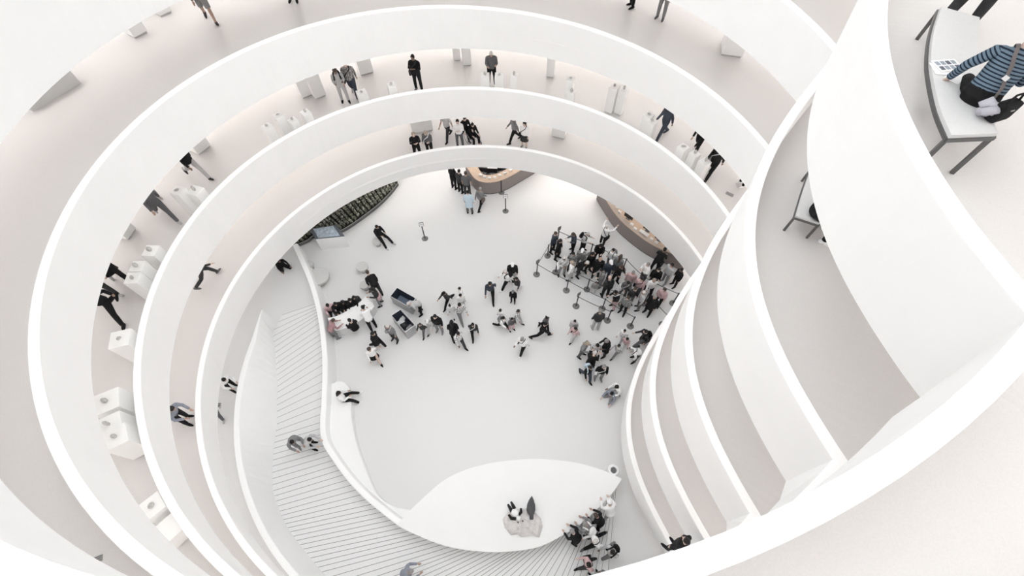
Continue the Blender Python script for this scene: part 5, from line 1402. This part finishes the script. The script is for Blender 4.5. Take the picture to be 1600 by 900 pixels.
for n in 'LR':
    sv = partobj('sleeve', PM[('bench', 'slv.' + n)], CM['S'], body)
    stripes(sv.data, [J['sh' + n], J['el' + n], J['wr' + n]])
Rl = J['Rl']
bm = bmesh.new()
pts = [J['pel'] + Vector((.10, -.20, .0)), J['waist'] + Rl @ Vector((.085, -.137, .0)), J['chest'] * .5 + J['waist'] * .5 + Rl @ Vector((.045, -.142, .0)), J['chest'] + Rl @ Vector((.005, -.148, .03)), J['chest'] * .4 + J['neck'] * .6 + Rl @ Vector((-.04, -.135, .0)), J['neck'] + Rl @ Vector((-.075, -.055, .012)), J['neck'] + Rl @ Vector((-.08, .04, .0)), J['chest'] + Rl @ Vector((-.04, .15, .05))]
sp = spline(pts, 30)
rows = []
for i, c in enumerate(sp):
    d = (sp[min(i + 1, 29)] - sp[max(i - 1, 0)]).normalized()
    o_ = (c - (J['chest'] + Vector((0, .0, 0)))); o_ = (o_ - d * o_.dot(d)).normalized()
    w = d.cross(o_).normalized() * 0.018
    rows.append([bm.verts.new(c + w), bm.verts.new(c - w), bm.verts.new(c - w + o_ * .006), bm.verts.new(c + w + o_ * .006)])
for a, b in zip(rows, rows[1:]):
    for k in range(4): bm.faces.new((a[k], a[(k + 1) % 4], b[(k + 1) % 4], b[k]))
st = bmobj('cross_strap', bm, mat('strap grey brown', (0.17, 0.15, 0.145), 0.7), body)
bm = bmesh.new(); add_box(bm, (0, 0, 0), (0.055, 0.012, 0.05), 0, 0.004); bk = bmobj('buckle', bm, mat('buckle pale', (0.75, 0.75, 0.75), 0.35), st)
bk.location = sp[10] + Rl @ Vector((0, -.012, 0)); bk.rotation_euler = (-0.25, 0.25, 0)
def wp_(v): return p + R @ (Vector(v) * s)
hipw = wp_(J['pel'])
# bag behind her, grey cloth tied on it
b = wp_(J['pel'] + Vector((.25, -.20, -.02)))
t = empty('handbag', (b.x, b.y, ZB_E + 0.003), 'black handbag on the upper bench behind the striped sweater', 'bag', radians(20))
bm = bmesh.new(); add_box(bm, (0, 0, .107), (.25, .12, .21), 0, .035); bmobj('body', bm, CM['K'], t)
bm = bmesh.new(); add_tube(bm, [(-.09, 0, .20), (-.05, 0, .30), (.05, 0, .30), (.09, 0, .20)], .011, 6); bmobj('handle', bm, CM['K'], t)
bm = bmesh.new(); add_box(bm, (0, -.063, .15), (.05, .008, .012)); bmobj('clasp', bm, mat('clasp steel', (.6, .6, .6), .3, metal=.8), t)
b2 = wp_(J['pel'] + Vector((.12, -.27, -.02)))
bm = bmesh.new()
for i in range(7):
    a0 = i * 0.9
    add_tube(bm, [Vector((.09 * cos(a0), .05 * sin(a0), .02 + .015 * i)), Vector((.03 * sin(a0 * 2), .06 * cos(a0), .09 + .012 * i)), Vector((-.09 * cos(a0 + .6), -.06 * sin(a0), .05 + .01 * i))], [.03, .042, .028], 10, sx=1.4)
o = tag(bmobj('scarf', bm, mat('pale lilac grey cloth', (.50, .49, .54), .85), None, True), 'pale grey scarf bunched up on the bench behind the striped sweater', 'scarf'); o.location = (b2.x, b2.y, ZB_E + .004)
# booklet and loose sheets beside her
def sheet(px, py, w, d, rz, label, name, lift, marks=False):
    c = at(px, py, ZB_E + lift)
    bm = bmesh.new(); add_box(bm, (0, 0, 0), (w, d, 0.004), 0)
    if marks:
        for i in range(4):
            for j in range(2):
                add_box(bm, (-w * .33 + i * w * .22, -d * .2 + j * d * .42, 0.0026), (w * .17, d * .32, 0.0012), mi=1 if (i + j) % 3 else 2)
    o = bmobj(name, bm, [PAPER, mat('print grey blue', (.33, .37, .42), .7), mat('print dark', (.12, .13, .16), .7)])
    o.rotation_euler = (0, 0, rz); o.location = c
    return tag(o, label, 'paper')
sheet(1481, 102, .30, .21, .15, 'printed sheet with a grid of pictures by the hand in the striped sleeve', 'printed_sheet', 0.012, True)
sheet(1475, 108, .26, .22, -.1, 'plain white sheet under the printed sheet on the upper bench', 'white_sheet', 0.005)
sheet(1492, 121, .22, .16, .7, 'crumpled white sheet between the printed sheet and the black trousers', 'white_sheet', 0.004)
